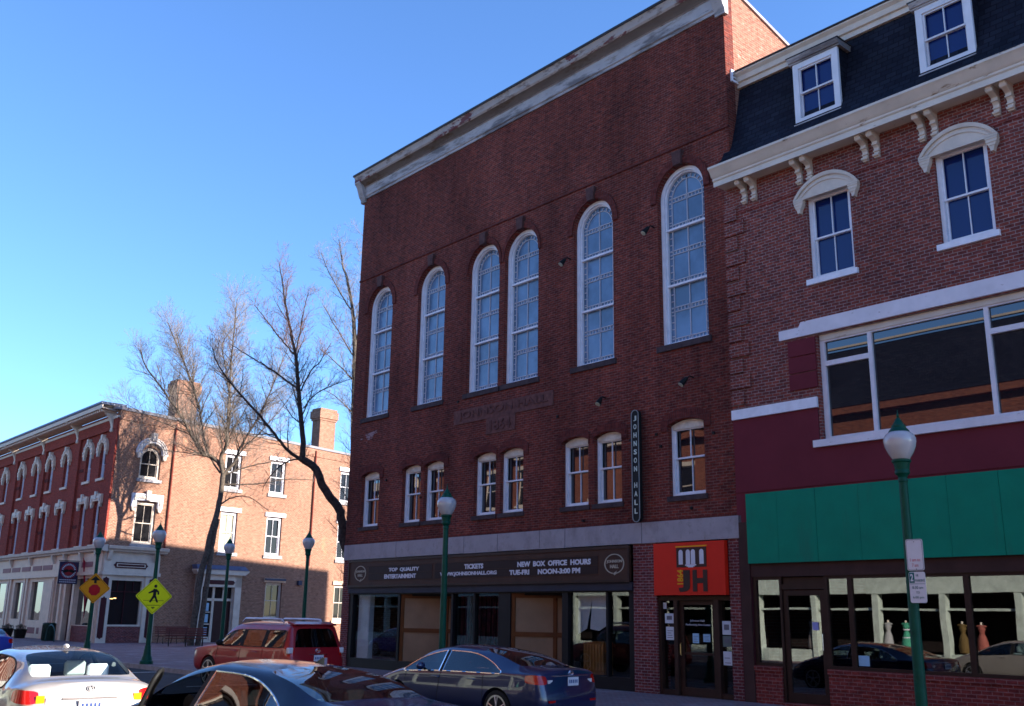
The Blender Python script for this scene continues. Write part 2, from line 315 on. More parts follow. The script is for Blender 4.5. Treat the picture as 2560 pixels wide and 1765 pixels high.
# ------------------------------------------------------------------ mesh helpers
ORG = {}
class MB:
    def __init__(s, fr=None):
        s.v = []; s.f = []; s.fr = fr
    def add(s, vs, fs):
        o = len(s.v)
        s.v += [Vector(s.fr(*p)) if s.fr else Vector(p) for p in vs]
        s.f += [tuple(i + o for i in f) for f in fs]
        return s
    def box(s, a0, a1, b0, b1, c0, c1):
        vs = [(a, b, c) for a in (a0, a1) for b in (b0, b1) for c in (c0, c1)]
        return s.add(vs, [(0, 1, 3, 2), (4, 6, 7, 5), (0, 4, 5, 1), (2, 3, 7, 6), (0, 2, 6, 4), (1, 5, 7, 3)])
    def prism(s, pts, a0, a1, plane='uw'):
        """polygon in a plane, pulled along the third axis"""
        def P(p, a):
            return {'uw': (p[0], a, p[1]), 'vw': (a, p[0], p[1]), 'uv': (p[0], p[1], a)}[plane]
        n = len(pts)
        vs = [P(p, a0) for p in pts] + [P(p, a1) for p in pts]
        fs = [tuple(range(n)), tuple(range(2 * n - 1, n - 1, -1))] + [(i, (i + 1) % n, n + (i + 1) % n, n + i) for i in range(n)]
        return s.add(vs, fs)
    def plate(s, outer, holes, a0, a1, plane='uw'):
        loops = [outer] + holes; pts = []; edges = []
        for L in loops:
            o = len(pts); pts += [Vector(p) for p in L]; edges += [(o + i, o + (i + 1) % len(L)) for i in range(len(L))]
        r = delaunay_2d_cdt(pts, edges, [], 0, 1e-5)
        vo = r[0]
        def inside(p, L):
            c = False; j = len(L) - 1
            for i in range(len(L)):
                if (L[i][1] > p[1]) != (L[j][1] > p[1]) and p[0] < (L[j][0] - L[i][0]) * (p[1] - L[i][1]) / (L[j][1] - L[i][1]) + L[i][0]: c = not c
                j = i
            return c
        bb = [(min(p[0] for p in L), max(p[0] for p in L), min(p[1] for p in L), max(p[1] for p in L)) for L in holes]
        fo = []
        for f in r[2]:
            c = (sum(vo[i][0] for i in f) / len(f), sum(vo[i][1] for i in f) / len(f))
            if not inside(c, outer): continue
            if any(b[0] < c[0] < b[1] and b[2] < c[1] < b[3] and inside(c, L) for b, L in zip(bb, holes)): continue
            fo.append(f)
        def P(p, a):
            return {'uw': (p[0], a, p[1]), 'vw': (a, p[0], p[1]), 'uv': (p[0], p[1], a)}[plane]
        cnt = {}
        for f in fo:
            for i in range(len(f)):
                e = (f[i], f[(i + 1) % len(f)]); k = tuple(sorted(e)); cnt[k] = cnt.get(k, 0) + 1
        n = len(vo)
        vs = [P(p, a0) for p in vo] + [P(p, a1) for p in vo]
        fs = [tuple(f) for f in fo] + [tuple(i + n for i in reversed(f)) for f in fo]
        fs += [(a, b, b + n, a + n) for (a, b), c in cnt.items() if c == 1]
        return s.add(vs, fs)
    def tube(s, path, rad, n=8, caps=True):
        path = [Vector(p) for p in path]
        if not hasattr(rad, '__len__'): rad = [rad] * len(path)
        vs = []; prev = None
        for i, p in enumerate(path):
            t = (path[min(i + 1, len(path) - 1)] - path[max(i - 1, 0)])
            if t.length < 1e-9: t = Vector((0, 0, 1))
            t.normalize()
            a = prev - t * prev.dot(t) if prev is not None else t.orthogonal()
            if a.length < 1e-6: a = t.orthogonal()
            a.normalize(); prev = a; b = t.cross(a)
            for k in range(n):
                q = 2 * math.pi * k / n
                vs.append(tuple(p + (a * math.cos(q) + b * math.sin(q)) * rad[i]))
        fs = []
        for i in range(len(path) - 1):
            for k in range(n):
                fs.append((i * n + k, i * n + (k + 1) % n, (i + 1) * n + (k + 1) % n, (i + 1) * n + k))
        if caps: fs += [tuple(range(n - 1, -1, -1)), tuple(range((len(path) - 1) * n, len(path) * n))]
        return s.add(vs, fs)
    def lathe(s, prof, c=(0, 0, 0), n=20):
        vs = []; fs = []
        for r, z in prof:
            for k in range(n):
                q = 2 * math.pi * k / n; vs.append((c[0] + r * math.cos(q), c[1] + r * math.sin(q), c[2] + z))
        for i in range(len(prof) - 1):
            for k in range(n): fs.append((i * n + k, i * n + (k + 1) % n, (i + 1) * n + (k + 1) % n, (i + 1) * n + k))
        fs += [tuple(range(n - 1, -1, -1)), tuple(range((len(prof) - 1) * n, len(prof) * n))]
        return s.add(vs, fs)
    def ball(s, c, r, n=12, m=8):
        prof = [(max(1e-4, math.sin(math.pi * i / m)), -math.cos(math.pi * i / m)) for i in range(m + 1)]
        if not hasattr(r, '__len__'): r = (r, r, r)
        vs = []; fs = []
        for a, z in prof:
            for k in range(n):
                q = 2 * math.pi * k / n; vs.append((c[0] + a * r[0] * math.cos(q), c[1] + a * r[1] * math.sin(q), c[2] + z * r[2]))
        for i in range(m):
            for k in range(n): fs.append((i * n + k, i * n + (k + 1) % n, (i + 1) * n + (k + 1) % n, (i + 1) * n + k))
        return s.add(vs, fs)
    def pieces(s):
        """face lists of the parts of this mesh that stand well apart"""
        n = len(s.v); lab = np.arange(n)
        E = np.array([(f[i], f[i - 1]) for f in s.f for i in range(len(f))], dtype=int)
        while True:
            m = np.minimum(lab[E[:, 0]], lab[E[:, 1]]); l2 = lab.copy()
            np.minimum.at(l2, E[:, 0], m); np.minimum.at(l2, E[:, 1], m); l2 = l2[l2]
            if (l2 == lab).all(): break
            lab = l2
        r, isl = np.unique(lab, return_inverse=True); k = len(r)
        if k < 2 or k > 900: return None
        P = np.array([tuple(v) for v in s.v]); lo = np.full((k, 3), 1e9); hi = np.full((k, 3), -1e9)
        np.minimum.at(lo, isl, P); np.maximum.at(hi, isl, P); size = (hi - lo).max(axis=1)
        gap = np.maximum(0, np.maximum(lo[:, None] - hi[None], lo[None] - hi[:, None]))
        near = np.sqrt((gap ** 2).sum(axis=2)) <= np.maximum(.02, .5 * np.maximum(size[:, None], size[None]))
        g = np.arange(k)
        while True:
            g2 = np.where(near, g[None, :], k).min(axis=1); g2 = g2[g2]
            if (g2 == g).all(): break
            g = g2
        if len(set(g)) < 2: return None
        out = {}
        for f in s.f: out.setdefault(int(g[isl[f[0]]]), []).append(f)
        return list(out.values())
    def build(s, name, m, parent=None, *a, **kw):
        if name not in ('trunk', 'crown', 'cut', 'body') and len(s.f) < 60000:
            ps = s.pieces()
            if ps:
                first = None
                for fl in ps:
                    b = MB(); vm = {}
                    for f in fl:
                        b.f.append(tuple(vm.setdefault(i, len(vm)) for i in f))
                    b.v = [s.v[i] for i in vm]
                    o = b.build1(name, m, parent, *a, **kw); first = first or o
                return first
        return s.build1(name, m, parent, *a, **kw)
    def build1(s, name, m, parent=None, label=None, cat=None, group=None, kind=None, angle=32, fix=True, smooth=True, bevel=0, local=False):
        org = Vector((0, 0, 0))
        if parent is not None and not local: org = ORG.get(parent.name, org)
        me = bpy.data.meshes.new(name)
        me.from_pydata([tuple(v - org) for v in s.v], [], s.f)
        if fix or bevel:
            bm = bmesh.new(); bm.from_mesh(me)
            if fix: bmesh.ops.recalc_face_normals(bm, faces=bm.faces)
            if bevel:
                bmesh.ops.bevel(bm, geom=[e for e in bm.edges if e.calc_face_angle(0) > .5], offset=bevel, segments=1, affect='EDGES')
            bm.to_mesh(me); bm.free()
        if smooth:
            me.polygons.foreach_set('use_smooth', [True] * len(me.polygons)); me.set_sharp_from_angle(angle=R(angle))
        me.materials.append(m)
        o = bpy.data.objects.new(name, me); COL.objects.link(o)
        ORG[o.name] = org
        if parent is not None: o.parent = parent
        tag(o, label, cat, group, kind)
        return o
def tag(o, label=None, cat=None, group=None, kind=None):
    if label: o['label'] = label
    if cat: o['category'] = cat
    if group: o['group'] = group
    if kind: o['kind'] = kind
    return o
def thing(name, label, cat, loc, rotz=0, group=None):
    o = bpy.data.objects.new(name, None); COL.objects.link(o); o.location = loc; o.rotation_euler = (0, 0, rotz)
    o.empty_display_size = .3
    ORG[o.name] = Vector(loc) if not rotz else Vector((0, 0, 0))
    return tag(o, label, cat, group)
def copytree(o, parent=None):
    c = o.copy(); COL.objects.link(c)
    if parent is not None: c.parent = parent
    for ch in [x for x in bpy.data.objects if x.parent == o]: copytree(ch, c)
    return c
def textmesh(body, u0, u1, w0, w1, fr, v, thick=.006, rot90=False, bold=.0, mb=None, font_sx=None):
    """lettering fitted into a box on a wall frame"""
    cu = bpy.data.curves.new('t', 'FONT'); cu.body = body; cu.size = 1; cu.extrude = .02; cu.offset = bold; cu.resolution_u = 3
    o = bpy.data.objects.new('t', cu); COL.objects.link(o)
    dg = bpy.context.evaluated_depsgraph_get(); me = bpy.data.meshes.new_from_object(o.evaluated_get(dg))
    xs = [q.co.x for q in me.vertices]; ys = [q.co.y for q in me.vertices]
    x0, x1, y0, y1 = min(xs), max(xs), min(ys), max(ys)
    mb = mb or MB(fr); vs = []
    for q in me.vertices:
        a = (q.co.x - x0) / (x1 - x0); b = (q.co.y - y0) / (y1 - y0); d = v + thick * (q.co.z / .04 + .5)
        if rot90: a, b = 1 - b, a
        vs.append((u0 + (u1 - u0) * a, d, w0 + (w1 - w0) * b))
    mb.add(vs, [tuple(p.vertices) for p in me.polygons])
    bpy.data.objects.remove(o); bpy.data.curves.remove(cu); bpy.data.meshes.remove(me)
    return mb
def rect(u0, u1, w0, w1): return [(u0, w0), (u1, w0), (u1, w1), (u0, w1)]
def archpts(uc, r, w0, ws, n=20, rise=None):
    """opening with a round (or, with rise, flatter) head"""
    rise = r if rise is None else rise
    return [(uc - r, w0), (uc + r, w0)] + [(uc + r * math.cos(math.pi * i / n), ws + rise * math.sin(math.pi * i / n)) for i in range(n + 1)]
def segarc(u0, u1, ws, rise, n=10):
    """segmental arc from right to left"""
    c = (u0 + u1) / 2; h = (u1 - u0) / 2; rad = (h * h + rise * rise) / (2 * rise); a = math.asin(h / rad)
    return [(c + rad * math.sin(a - 2 * a * i / n), ws + rise - rad + rad * math.cos(a - 2 * a * i / n)) for i in range(n + 1)]
def FX(y): return lambda u, v, w: (u, y - v, w)     # wall facing the street at Y = y

# ------------------------------------------------------------------ ground
MB().box(-900, 900, -900, 1200, -.6, -.06).build('ground', CONC, kind='structure')
MB().box(-160, 120, -16.9, -6.0, -.2, 0.0).build('street', ASPH, kind='structure')
MB().box(-160, 120, -5.85, 60, -.2, .165).build('far_sidewalk', PAVER, kind='structure')
MB().box(-160, 120, -6.0, -5.85, -.2, .16).build('far_kerb', KERB, kind='structure')
MB().box(-160, 120, -23.2, -17.05, -.2, .165).build('near_sidewalk', PAVER, kind='structure')
MB().box(-160, 120, -17.05, -16.9, -.2, .16).build('near_kerb', KERB, kind='structure')
lm = MB()
for x in (-50, -42.6, -35.6, -28.4, -21.2, -13.4, -7.0, -1.0): lm.box(x, x + .1, -8.3, -6.1, 0, .006); lm.box(x + 1, x + 1.1, -16.8, -14.6, 0, .006)
lm.build('road_marking', LINEW, kind='structure')

# ------------------------------------------------------------------ windows
def window(parent, fr, u0, u1, w0, w1, rec, head=None, rise=0, panes=(2, 2), fm=WHITE, pm=PANE, sillm=STONE_BROWN, name='window', fw=.07,
           sill=True, rail=None, topboard=None, sw=.10, sp=.05, sh=.13, sash=.045, mun=.022, label=None, sashm=None):
    """double hung window set into an opening: frame > pane, sash, sill"""
    sashm = sashm or fm
    if head == 'round':
        uc, r = (u0 + u1) / 2, (u1 - u0) / 2; ws = w1 - r
        outer = archpts(uc, r, w0, ws, 20); inner = archpts(uc, r - fw, w0 + fw, ws, 20)
    elif head == 'seg':
        outer = [(u0, w0), (u1, w0)] + segarc(u0, u1, w1 - rise, rise)
        b = topboard or .1
        inner = rect(u0 + fw, u1 - fw, w0 + fw, w1 - rise - b)
    else:
        outer = rect(u0, u1, w0, w1); inner = rect(u0 + fw, u1 - fw, w0 + fw, w1 - fw)
    f = MB(fr); f.plate(outer, [inner], -rec - .08, -rec)
    fo = f.build(name, fm, parent, label=label)
    i0, i1, j0 = u0 + fw, u1 - fw, w0 + fw
    j1 = max(p[1] for p in inner)
    pl = MB(fr)
    if head == 'round': pl.plate(inner, [], -rec - .16, -rec - .13)
    else: pl.box(i0, i1, -rec - .16, -rec - .13, j0, j1)
    pl.build('pane', pm, fo)
    s = MB(fr); jm = rail or (j0 + j1) / 2; d = -rec
    tl = (i1 - i0)
    # lower sash set back, upper sash forward
    for (a, b, v0, v1) in ((j0, jm + sash / 2, d - .13, d - .085), (jm - sash / 2, j1, d - .09, d - .035)):
        if head == 'round' and b == j1:
            s.plate([(i0, a), (i1, a)] + archpts((i0 + i1) / 2, tl / 2, a, w1 - (u1 - u0) / 2, 16)[2:],
                    [[(i0 + sash, a + sash), (i1 - sash, a + sash)] + archpts((i0 + i1) / 2, tl / 2 - sash, a, w1 - (u1 - u0) / 2, 16)[2:]], v0, v1)
        else:
            s.plate(rect(i0, i1, a, b), [rect(i0 + sash, i1 - sash, a + sash, b - sash)], v0, v1)
        for k in range(1, panes[0]):
            u = i0 + tl * k / panes[0]; s.box(u - mun / 2, u + mun / 2, v0 + .005, v1 - .01, a + sash * .5, b - sash * .5)
    s.build('sash', sashm, fo)
    if sill: MB(fr).box(u0 - sw, u1 + sw, -rec, sp, w0 - sh, w0 - .002).build('sill', sillm, fo)
    return fo

# ================================================================== THE BRICK HALL
F0 = FX(0.0)
hall = thing('brick_hall', 'tall dark brick theatre hall with six long arched windows above a brown marquee', 'theatre', (-24.5, 0, 0))
arch_c = [-32.17, -28.79, -25.74, -23.77, -20.44, -16.96]
low = [(-32.83, -31.64), (-30.13, -29.01), (-28.80, -27.67), (-25.99, -24.88), (-24.65, -23.54), (-21.77, -20.67), (-20.42, -19.34), (-17.60, -16.39)]
HX0, HX1 = -33.80, -15.20
holes = [archpts(c, .85, 9.45, 13.87, 24) for c in arch_c]
holes += [[(a, 5.24), (b, 5.24)] + segarc(a, b, 7.17, .13) for a, b in low]
w = MB(F0); w.plate(rect(HX0, HX1, 4.60, 19.9), holes, -.4, 0)
w.build('front_wall', BR_HALL, hall)
# side walls with the sloping parapet, rear walls and roof
pf = [(-.4, .0), (-.4, 19.82), (-11.5, 16.9), (-19.6, 16.9), (-19.6, 0)]
MB(F0).prism(pf, HX1 - .4, HX1, 'vw').build('side_wall', BR_HALL2, hall)
MB(F0).prism(pf, HX0, HX0 + .4, 'vw').build('side_wall', BR_HALL2, hall)
MB(F0).prism([(-.35, 19.84), (-.35, 19.93), (-11.5, 17.0), (-19.6, 17.0), (-19.6, 16.9), (-11.5, 16.91)], HX1 - .5, HX1 + .06, 'vw').build('parapet_cap', mat('pinkish coping', (.42, .33, .33), .7), hall)
MB(F0).prism([(-.4, 19.6), (-11.5, 16.7), (-19.6, 16.7), (-19.6, 16.4), (-11.5, 16.4), (-.4, 19.3)], HX0 + .4, HX1 - .4, 'vw').build('roof', ROOF_EDGE, hall)
MB(F0).box(HX0, HX1, -28.5, -19.6, 0, 19.35).box(HX0, HX1, -37.5, -28.5, 0, 19.0).build('rear_block', BR_HALL2, hall)  # unseen rear, stepped and sized to cast the shadow on the corner block
window(hall, lambda u, v, w_: (HX1 + v, u, w_), .20, .80, 16.75, 17.12, -.05, fm=WHITE, pm=PANE_DK, sill=False, name='side_window')
# belt courses, brick arches, keystones
b = MB(F0)
b.box(HX0 - .01, HX1, -.02, .035, 15.27, 15.34)
b.box(HX0 - .01, HX1, -.02, .02, 4.60, 4.66)
b.build('belt_course', BR_OLD, hall)
for ci, c in enumerate(arch_c):
    a = MB(F0); rr = 1.08 if ci not in (2, 3) else .97
    outer = [(c + rr, 13.78), (c + rr, 13.87)] + [(c + rr * math.cos(math.pi * i / 24), 13.87 + 1.10 * math.sin(math.pi * i / 24)) for i in range(1, 25)] + [(c - rr, 13.78), (c - .87, 13.78)]
    inner = [(c - .87 * math.cos(math.pi * i / 24), 13.87 + .87 * math.sin(math.pi * i / 24)) for i in range(0, 25)] + [(c + .87, 13.78)]
    a.plate(outer + inner, [], -.02, .05); a.build('brick_arch', BR_OLD, hall)
    a = MB(F0); a.prism([(c - .13, 14.70), (c + .13, 14.70), (c + .18, 15.12), (c - .18, 15.12)], -.02, .13); a.build('keystone', KEYST, hall)
for k, (a0, b0) in enumerate(low):
    a = MB(F0); ha = .055 if k in (2, 4, 6) else .24; hb = .055 if k in (1, 3, 5) else .24
    o = [(b0 + hb, 7.02), (b0 + hb, 7.36)] + segarc(a0 - ha, b0 + hb, 7.36, .24)[1:-1] + [(a0 - ha, 7.36), (a0 - ha, 7.02), (a0 - .02, 7.02)]
    i = list(reversed(segarc(a0 - .02, b0 + .02, 7.17, .14))) + [(b0 + .02, 7.02)]
    a.plate(o + i, [], -.02, .035); a.build('window_hood', BR_OLD, hall)
# long arched windows
for c in arch_c:
    rec = .16; fw = .12
    f = MB(F0)
    f.plate(archpts(c, .85, 9.45, 13.87, 28), [archpts(c, .85 - fw, 9.45 + .07, 13.87, 28)], -rec - .10, -rec)
    # inner stepped moulding
    f.plate(archpts(c, .85 - fw + .005, 9.46, 13.87, 28), [archpts(c, .85 - fw - .035, 9.57, 13.87, 28)], -rec - .16, -rec - .07)
    fo = f.build('arched_window', WHITE, hall)
    g = MB(F0); g.plate(archpts(c, .70, 9.5, 13.87, 28), [], -rec - .20, -rec - .17); g.build('pane', FROST, fo)
    r = MB(F0)
    for z in (11.24, 12.94): r.box(c - .71, c + .71, -rec - .16, -rec - .05, z - .03, z + .03)
    r.build('rail', WHITE, fo)
    L = MB(F0); v0, v1 = -rec - .168, -rec - .14; h = .0125
    x0, x1 = c - .66, c + .66
    for zb, zt in ((9.56, 11.21), (11.27, 12.91), (12.97, 13.87)):
        for x in (x0 + .105, x1 - .105, c): L.box(x - h, x + h, v0, v1, zb, zt if zt < 13.8 or x != c else 14.52)
        n = max(2, round((zt - zb) / .205))
        for k in range(1, n):
            z = zb + (zt - zb) * k / n
            L.box(x0, x0 + .105, v0, v1, z - h * .8, z + h * .8); L.box(x1 - .105, x1, v0, v1, z - h * .8, z + h * .8)
        bands = [zb + .01, zb + (zt - zb) * .56] if zt < 13.8 else [zb + .01, 13.80]
        for zz in bands:
            L.box(x0, x1, v0, v1, zz - h, zz + h); L.box(x0, x1, v0, v1, zz + .125 - h, zz + .125 + h)
            for k in range(1, 9):
                x = x0 + .105 + (x1 - x0 - .21) * k / 9; L.box(x - h * .8, x + h * .8, v0, v1, zz, zz + .125)
    for k in range(24):
        q0, q1 = math.pi * k / 24, math.pi * (k + 1) / 24; ri = .555
        L.prism([(c + (ri - h) * math.cos(q0), 13.87 + (ri - h) * math.sin(q0)), (c + (ri + h) * math.cos(q0), 13.87 + (ri + h) * math.sin(q0)),
                 (c + (ri + h) * math.cos(q1), 13.87 + (ri + h) * math.sin(q1)), (c + (ri - h) * math.cos(q1), 13.87 + (ri - h) * math.sin(q1))], v0, v1)
    for k in range(1, 12):
        q = math.pi * k / 12; ca, sa = math.cos(q), math.sin(q)
        L.prism([(c + .555 * ca - h * sa, 13.87 + .555 * sa + h * ca), (c + .66 * ca - h * sa, 13.87 + .66 * sa + h * ca),
                 (c + .66 * ca + h * sa, 13.87 + .66 * sa - h * ca), (c + .555 * ca + h * sa, 13.87 + .555 * sa - h * ca)], v0, v1)
    L.build('leaded_lattice', LEAD, fo, smooth=False)
    MB(F0).box(c - .95, c + .95, -rec, .06, 9.28, 9.448).build('sill', STONE_BROWN, fo)
# lower windows
for a0, b0 in low:
    fo = window(hall, F0, a0, b0, 5.24, 7.30, .14, 'seg', .13, topboard=.10, rail=6.27, fw=.075, sh=.14, sp=.05, sw=.07)
    MB(F0).plate([(a0 + .06, 7.055), (b0 - .06, 7.055)] + segarc(a0 + .02, b0 - .02, 7.165, .12), [], -.139, -.125).build('head_board', CREAMW, fo)
# name plaque
pl = MB(F0); pl.box(-27.15, -22.17, -.02, .035, 8.42, 8.91); pl.box(-25.40, -23.95, -.02, .03, 7.89, 8.418)
po = pl.build('name_plaque', PLAQ, hall)
tm = textmesh('JOHNSON HALL', -26.9, -22.4, 8.50, 8.83, F0, .03, .03, bold=.015)
tm = textmesh('1864', -25.2, -24.15, 7.98, 8.33, F0, .025, .03, bold=.015, mb=tm)
tm.build('raised_letters', PLAQ2, po)
# granite band
g = MB(F0)
js = [-33.78, -30.3, -26.4, -24.68, -22.71, -21.6, -18.59, -15.36]
for i in range(len(js) - 1): g.box(js[i] + .012, js[i + 1] - .012, -.4, .05, 4.04 + .006 * (i % 2), 4.60)
g.build('granite_band', GRANITE, hall)
MB(F0).box(-33.8, -15.3, -.41, .03, 4.06, 4.598).build('granite_joint', GJOINT, hall)
# cornice
prof = [(0, 18.93), (.05, 18.93), (.05, 19.02), (.09, 19.05), (.09, 19.42), (.14, 19.44), (.14, 19.50), (.36, 19.60), (.36, 19.62), (0, 19.62)]
CX0, CX1 = -34.0, -15.10
MB(F0).prism(prof[:6] + [(.14, 19.44), (0, 19.44)], CX0 + .2, CX1 - .02, 'vw').build('frieze', WHITE_OLD, hall)
MB(F0).prism([(0, 19.441), (.141, 19.441), (.19, 19.50), (.37, 19.60), (.37, 19.63), (0, 19.63)], CX0 + .12, CX1 - .02, 'vw').build('soffit', SOFFIT, hall)
MB(F0).prism([(0, 19.631), (.38, 19.60), (.42, 19.66), (.42, 19.80), (.46, 19.90), (0, 19.90)], CX0, CX1, 'vw').build('fascia', FASCIA, hall)
MB(F0).prism([(-.5, 19.901), (.49, 19.901), (.51, 19.95), (.49, 19.99), (-.5, 20.0)], CX0 - .04, CX1 + .03, 'vw').build('roof_edge', ROOF_EDGE, hall)
for xx in (CX0 + .0, CX1 - .36):
    MB(F0).prism([(-.1, 18.80), (.06, 18.80), (.08, 18.95), (.16, 19.05), (.30, 19.45), (.42, 19.60), (.42, 19.64), (-.1, 19.64)], xx, xx + .36, 'vw').build('cornice_return', WHITE_OLD, hall)
# ground floor piers
for a0, b0 in ((-33.8, -33.32), (-18.96, -18.14), (-15.75, -15.38)):
    MB(F0).box(a0, b0, -.5, 0, 0, 4.058).build('brick_pier', BR_PIER, hall)
# storefront
sf = MB(F0)
sf.box(-33.32, -18.96, -.35, -.02, 2.76, 3.04)
sf.box(-33.32, -18.96, -.30, -.04, .15, .50)
for a0, b0 in ((-33.32, -33.08), (-30.14, -30.02), (-27.08, -26.98), (-24.66, -24.10), (-21.80, -21.55), (-19.16, -18.96)): sf.box(a0, b0, -.24, -.03, .5, 2.76)
sf.box(-25.93, -25.85, -.20, -.05, .5, 2.76); sf.box(-20.05, -19.97, -.20, -.05, .5, 2.76)
sf.build('storefront_frame', BLACKF, hall)
MB(F0).box(-33.32, -18.96, -.02, .06, 2.80, 3.02).build('marquee_sill', MARQ3, hall)
for a0, b0 in ((-33.08, -30.14), (-26.98, -24.66), (-21.55, -19.16)):
    MB(F0).box(a0, b0, -.145, -.135, .5, 2.76).build('shop_pane', SHOPGLASS, hall)
# recessed entries with tan boards
for a0, b0 in ((-30.02, -27.08), (-24.10, -21.80)):
    dx = b0 - a0
    fr = lambda u, v, w_, a0=a0, dx=dx: (a0 + u * .93, .12 + u * .36 - v, w_)
    t = MB(fr).box(0, dx * .97, -.05, 0, .28, 2.76).build('boarded_panel', TAN, hall)
    q = MB(fr)
    for z in (.28, 1.47, 2.62): q.box(0, dx * .97, 0, .03, z, z + .14)
    for uu in (0, dx * .62, dx * .93): q.box(uu, uu + .12, 0, .034, .28, 2.76)
    q.build('batten', TANB, t)
    MB(F0).box(a0, b0, -2.2, -.25, 2.70, 2.76).build('entry_ceiling', DARKROOM, hall)
    MB(F0).box(a0, b0, -2.2, 0, 0, .27).build('entry_floor', BLACKF, hall)
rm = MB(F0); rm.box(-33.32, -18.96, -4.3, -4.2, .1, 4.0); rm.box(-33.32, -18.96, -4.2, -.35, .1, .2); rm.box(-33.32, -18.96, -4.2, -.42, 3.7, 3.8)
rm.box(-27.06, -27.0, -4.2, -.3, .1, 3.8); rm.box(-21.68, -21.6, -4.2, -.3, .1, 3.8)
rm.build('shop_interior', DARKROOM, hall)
# things in the shop windows
cb = MB(F0); cb.box(-32.98, -32.25, -.45, -.25, .5, 2.74); cb.build('display_column', WHITEP)
tag(bpy.data.objects['display_column'], 'pale boxed column standing inside the far left theatre shop window', 'column')
cu = MB(F0)
for k in range(46):
    x = -26.9 + 2.2 * k / 46; cu.box(x, x + .05, -.37 + .05 * math.sin(k * 1.3), -.33 + .05 * math.sin(k * 1.3), .5, 2.7)
cu.build('stage_curtain', CURT, label='maroon stage curtain hanging behind the middle theatre shop window', cat='curtain')
cr = thing('pine_cabinet', 'orange pine slatted cabinet standing in the right hand theatre shop window', 'cabinet', (-20.95, .75, .5))
MB(F0).box(-21.35, -20.55, -.85, -.47, .5, 1.40).build('cabinet_body', WOODO, cr)
q = MB(F0)
for k in range(7): q.box(-21.33 + k * .12, -21.27 + k * .12, -.47, -.45, .62, 1.32)
q.build('slat', mat('pale pine', (.45, .22, .07), .5), cr)
q = MB(F0)
q.prism([(-21.5, 2.72), (-20.9, 2.72), (-21.15, 1.75), (-21.5, 1.6)], -.42, -.40)
q.prism([(-20.85, 2.72), (-20.1, 2.72), (-20.2, 1.9), (-20.6, 1.7), (-20.95, 1.75)], -.36, -.34)
q.build('hung_cloth', WHITEP, label='white cloth hung across the back of the right hand theatre window', cat='cloth')
# entrance bay
door = MB(F0)
door.box(-18.14, -18.06, -.3, -.06, .15, 2.62); door.box(-15.80, -15.75, -.3, -.06, .15, 2.62)
door.box(-18.06, -15.80, -.3, -.06, 2.53, 2.64)
door.box(-17.62, -17.50, -.3, -.05, .15, 2.53); door.box(-16.30, -16.16, -.3, -.05, .15, 2.53)
door.box(-18.06, -17.62, -.3, -.08, .15, .30); door.box(-16.16, -15.80, -.3, -.08, .15, .30)
do = door.build('entrance_frame', BRONZE, hall)
MB(F0).box(-18.06, -17.62, -.20, -.19, .3, 2.53).box(-16.16, -15.80, -.20, -.19, .3, 2.53).build('sidelight', SHOPGLASS, do)
dd = MB(F0); dd.plate(rect(-17.49, -16.31, .17, 2.52), [rect(-17.36, -16.42, .38, 2.42)], -.20, -.14); dd.box(-17.36, -16.42, -.19, -.15, 1.18, 1.24)
ddo = dd.build('entrance_door', BRONZE, hall)
MB(F0).box(-17.36, -16.42, -.175, -.165, .38, 2.42).build('door_pane', SHOPGLASS, ddo)
MB(F0).tube([(-17.42, -.10, 1.16), (-17.42, -.06, 1.18), (-17.42, -.06, 1.44), (-17.42, -.10, 1.46)], .014, 8).build('door_handle', mat('brass', (.45, .26, .10), .3, metal=.8), ddo)
q = textmesh('Johnson Hall', -17.16, -16.70, 1.99, 2.05, F0, -.160, .004); q = textmesh('Performing Arts Center', -17.30, -16.50, 1.89, 1.95, F0, -.160, .004, mb=q)
q.build('door_lettering', LETTER, ddo)
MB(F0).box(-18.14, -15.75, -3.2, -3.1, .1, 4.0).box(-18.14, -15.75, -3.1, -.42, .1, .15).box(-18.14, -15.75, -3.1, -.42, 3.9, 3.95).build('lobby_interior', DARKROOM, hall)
MB(F0).box(-18.10, -15.78, -.45, 0, .1, .17).build('threshold', BRONZE, hall)
def notice(x0, x1, z0, z1, m, label, lines=5, v=-.135, pic=None):
    t = thing('notice', label, 'notice', ((x0 + x1) / 2, -v, z0))
    MB(F0).box(x0, x1, v, v + .004, z0, z1).build('sheet', m, t)
    q = MB(F0); h = z1 - z0; wd = x1 - x0
    if pic: q.box(x0 + wd * .2, x1 - wd * .2, v + .004, v + .006, z0 + h * .35, z0 + h * .75)
    else:
        for k in range(lines):
            z = z0 + h * (.15 + .7 * k / lines); q.box(x0 + wd * .15, x1 - wd * (.15 + .1 * (k % 3)), v + .004, v + .006, z, z + h * .05)
    q.build('print', GREYT, t)
notice(-18.03, -17.92, 2.32, 2.48, PAPER, 'small white sticker at the top of the left sidelight of the theatre entrance', 3)
notice(-17.98, -17.68, 1.95, 2.20, PAPER, 'white notice with a grey picture in the left sidelight of the theatre entrance', pic=1)
notice(-17.95, -17.68, 1.53, 1.86, PAPER, 'tall white notice, lower of the papers in the left sidelight beside the theatre door', 4)
notice(-17.08, -16.88, 1.47, 1.71, BLUEP, 'pale blue notice on the theatre door, the left one of two', 4, v=-.15)
notice(-16.74, -16.52, 1.51, 1.70, BLUEP, 'pale blue notice on the theatre door, the right one of two', 4, v=-.15)
notice(-16.12, -15.86, 1.70, 2.03, PAPER, 'white notice with a dark picture, top paper in the right sidelight of the entrance', pic=1)
notice(-16.12, -15.86, 1.41, 1.67, mat('green grey poster', (.15, .19, .18), .7), 'grey green poster, middle paper in the right sidelight of the entrance', pic=1)
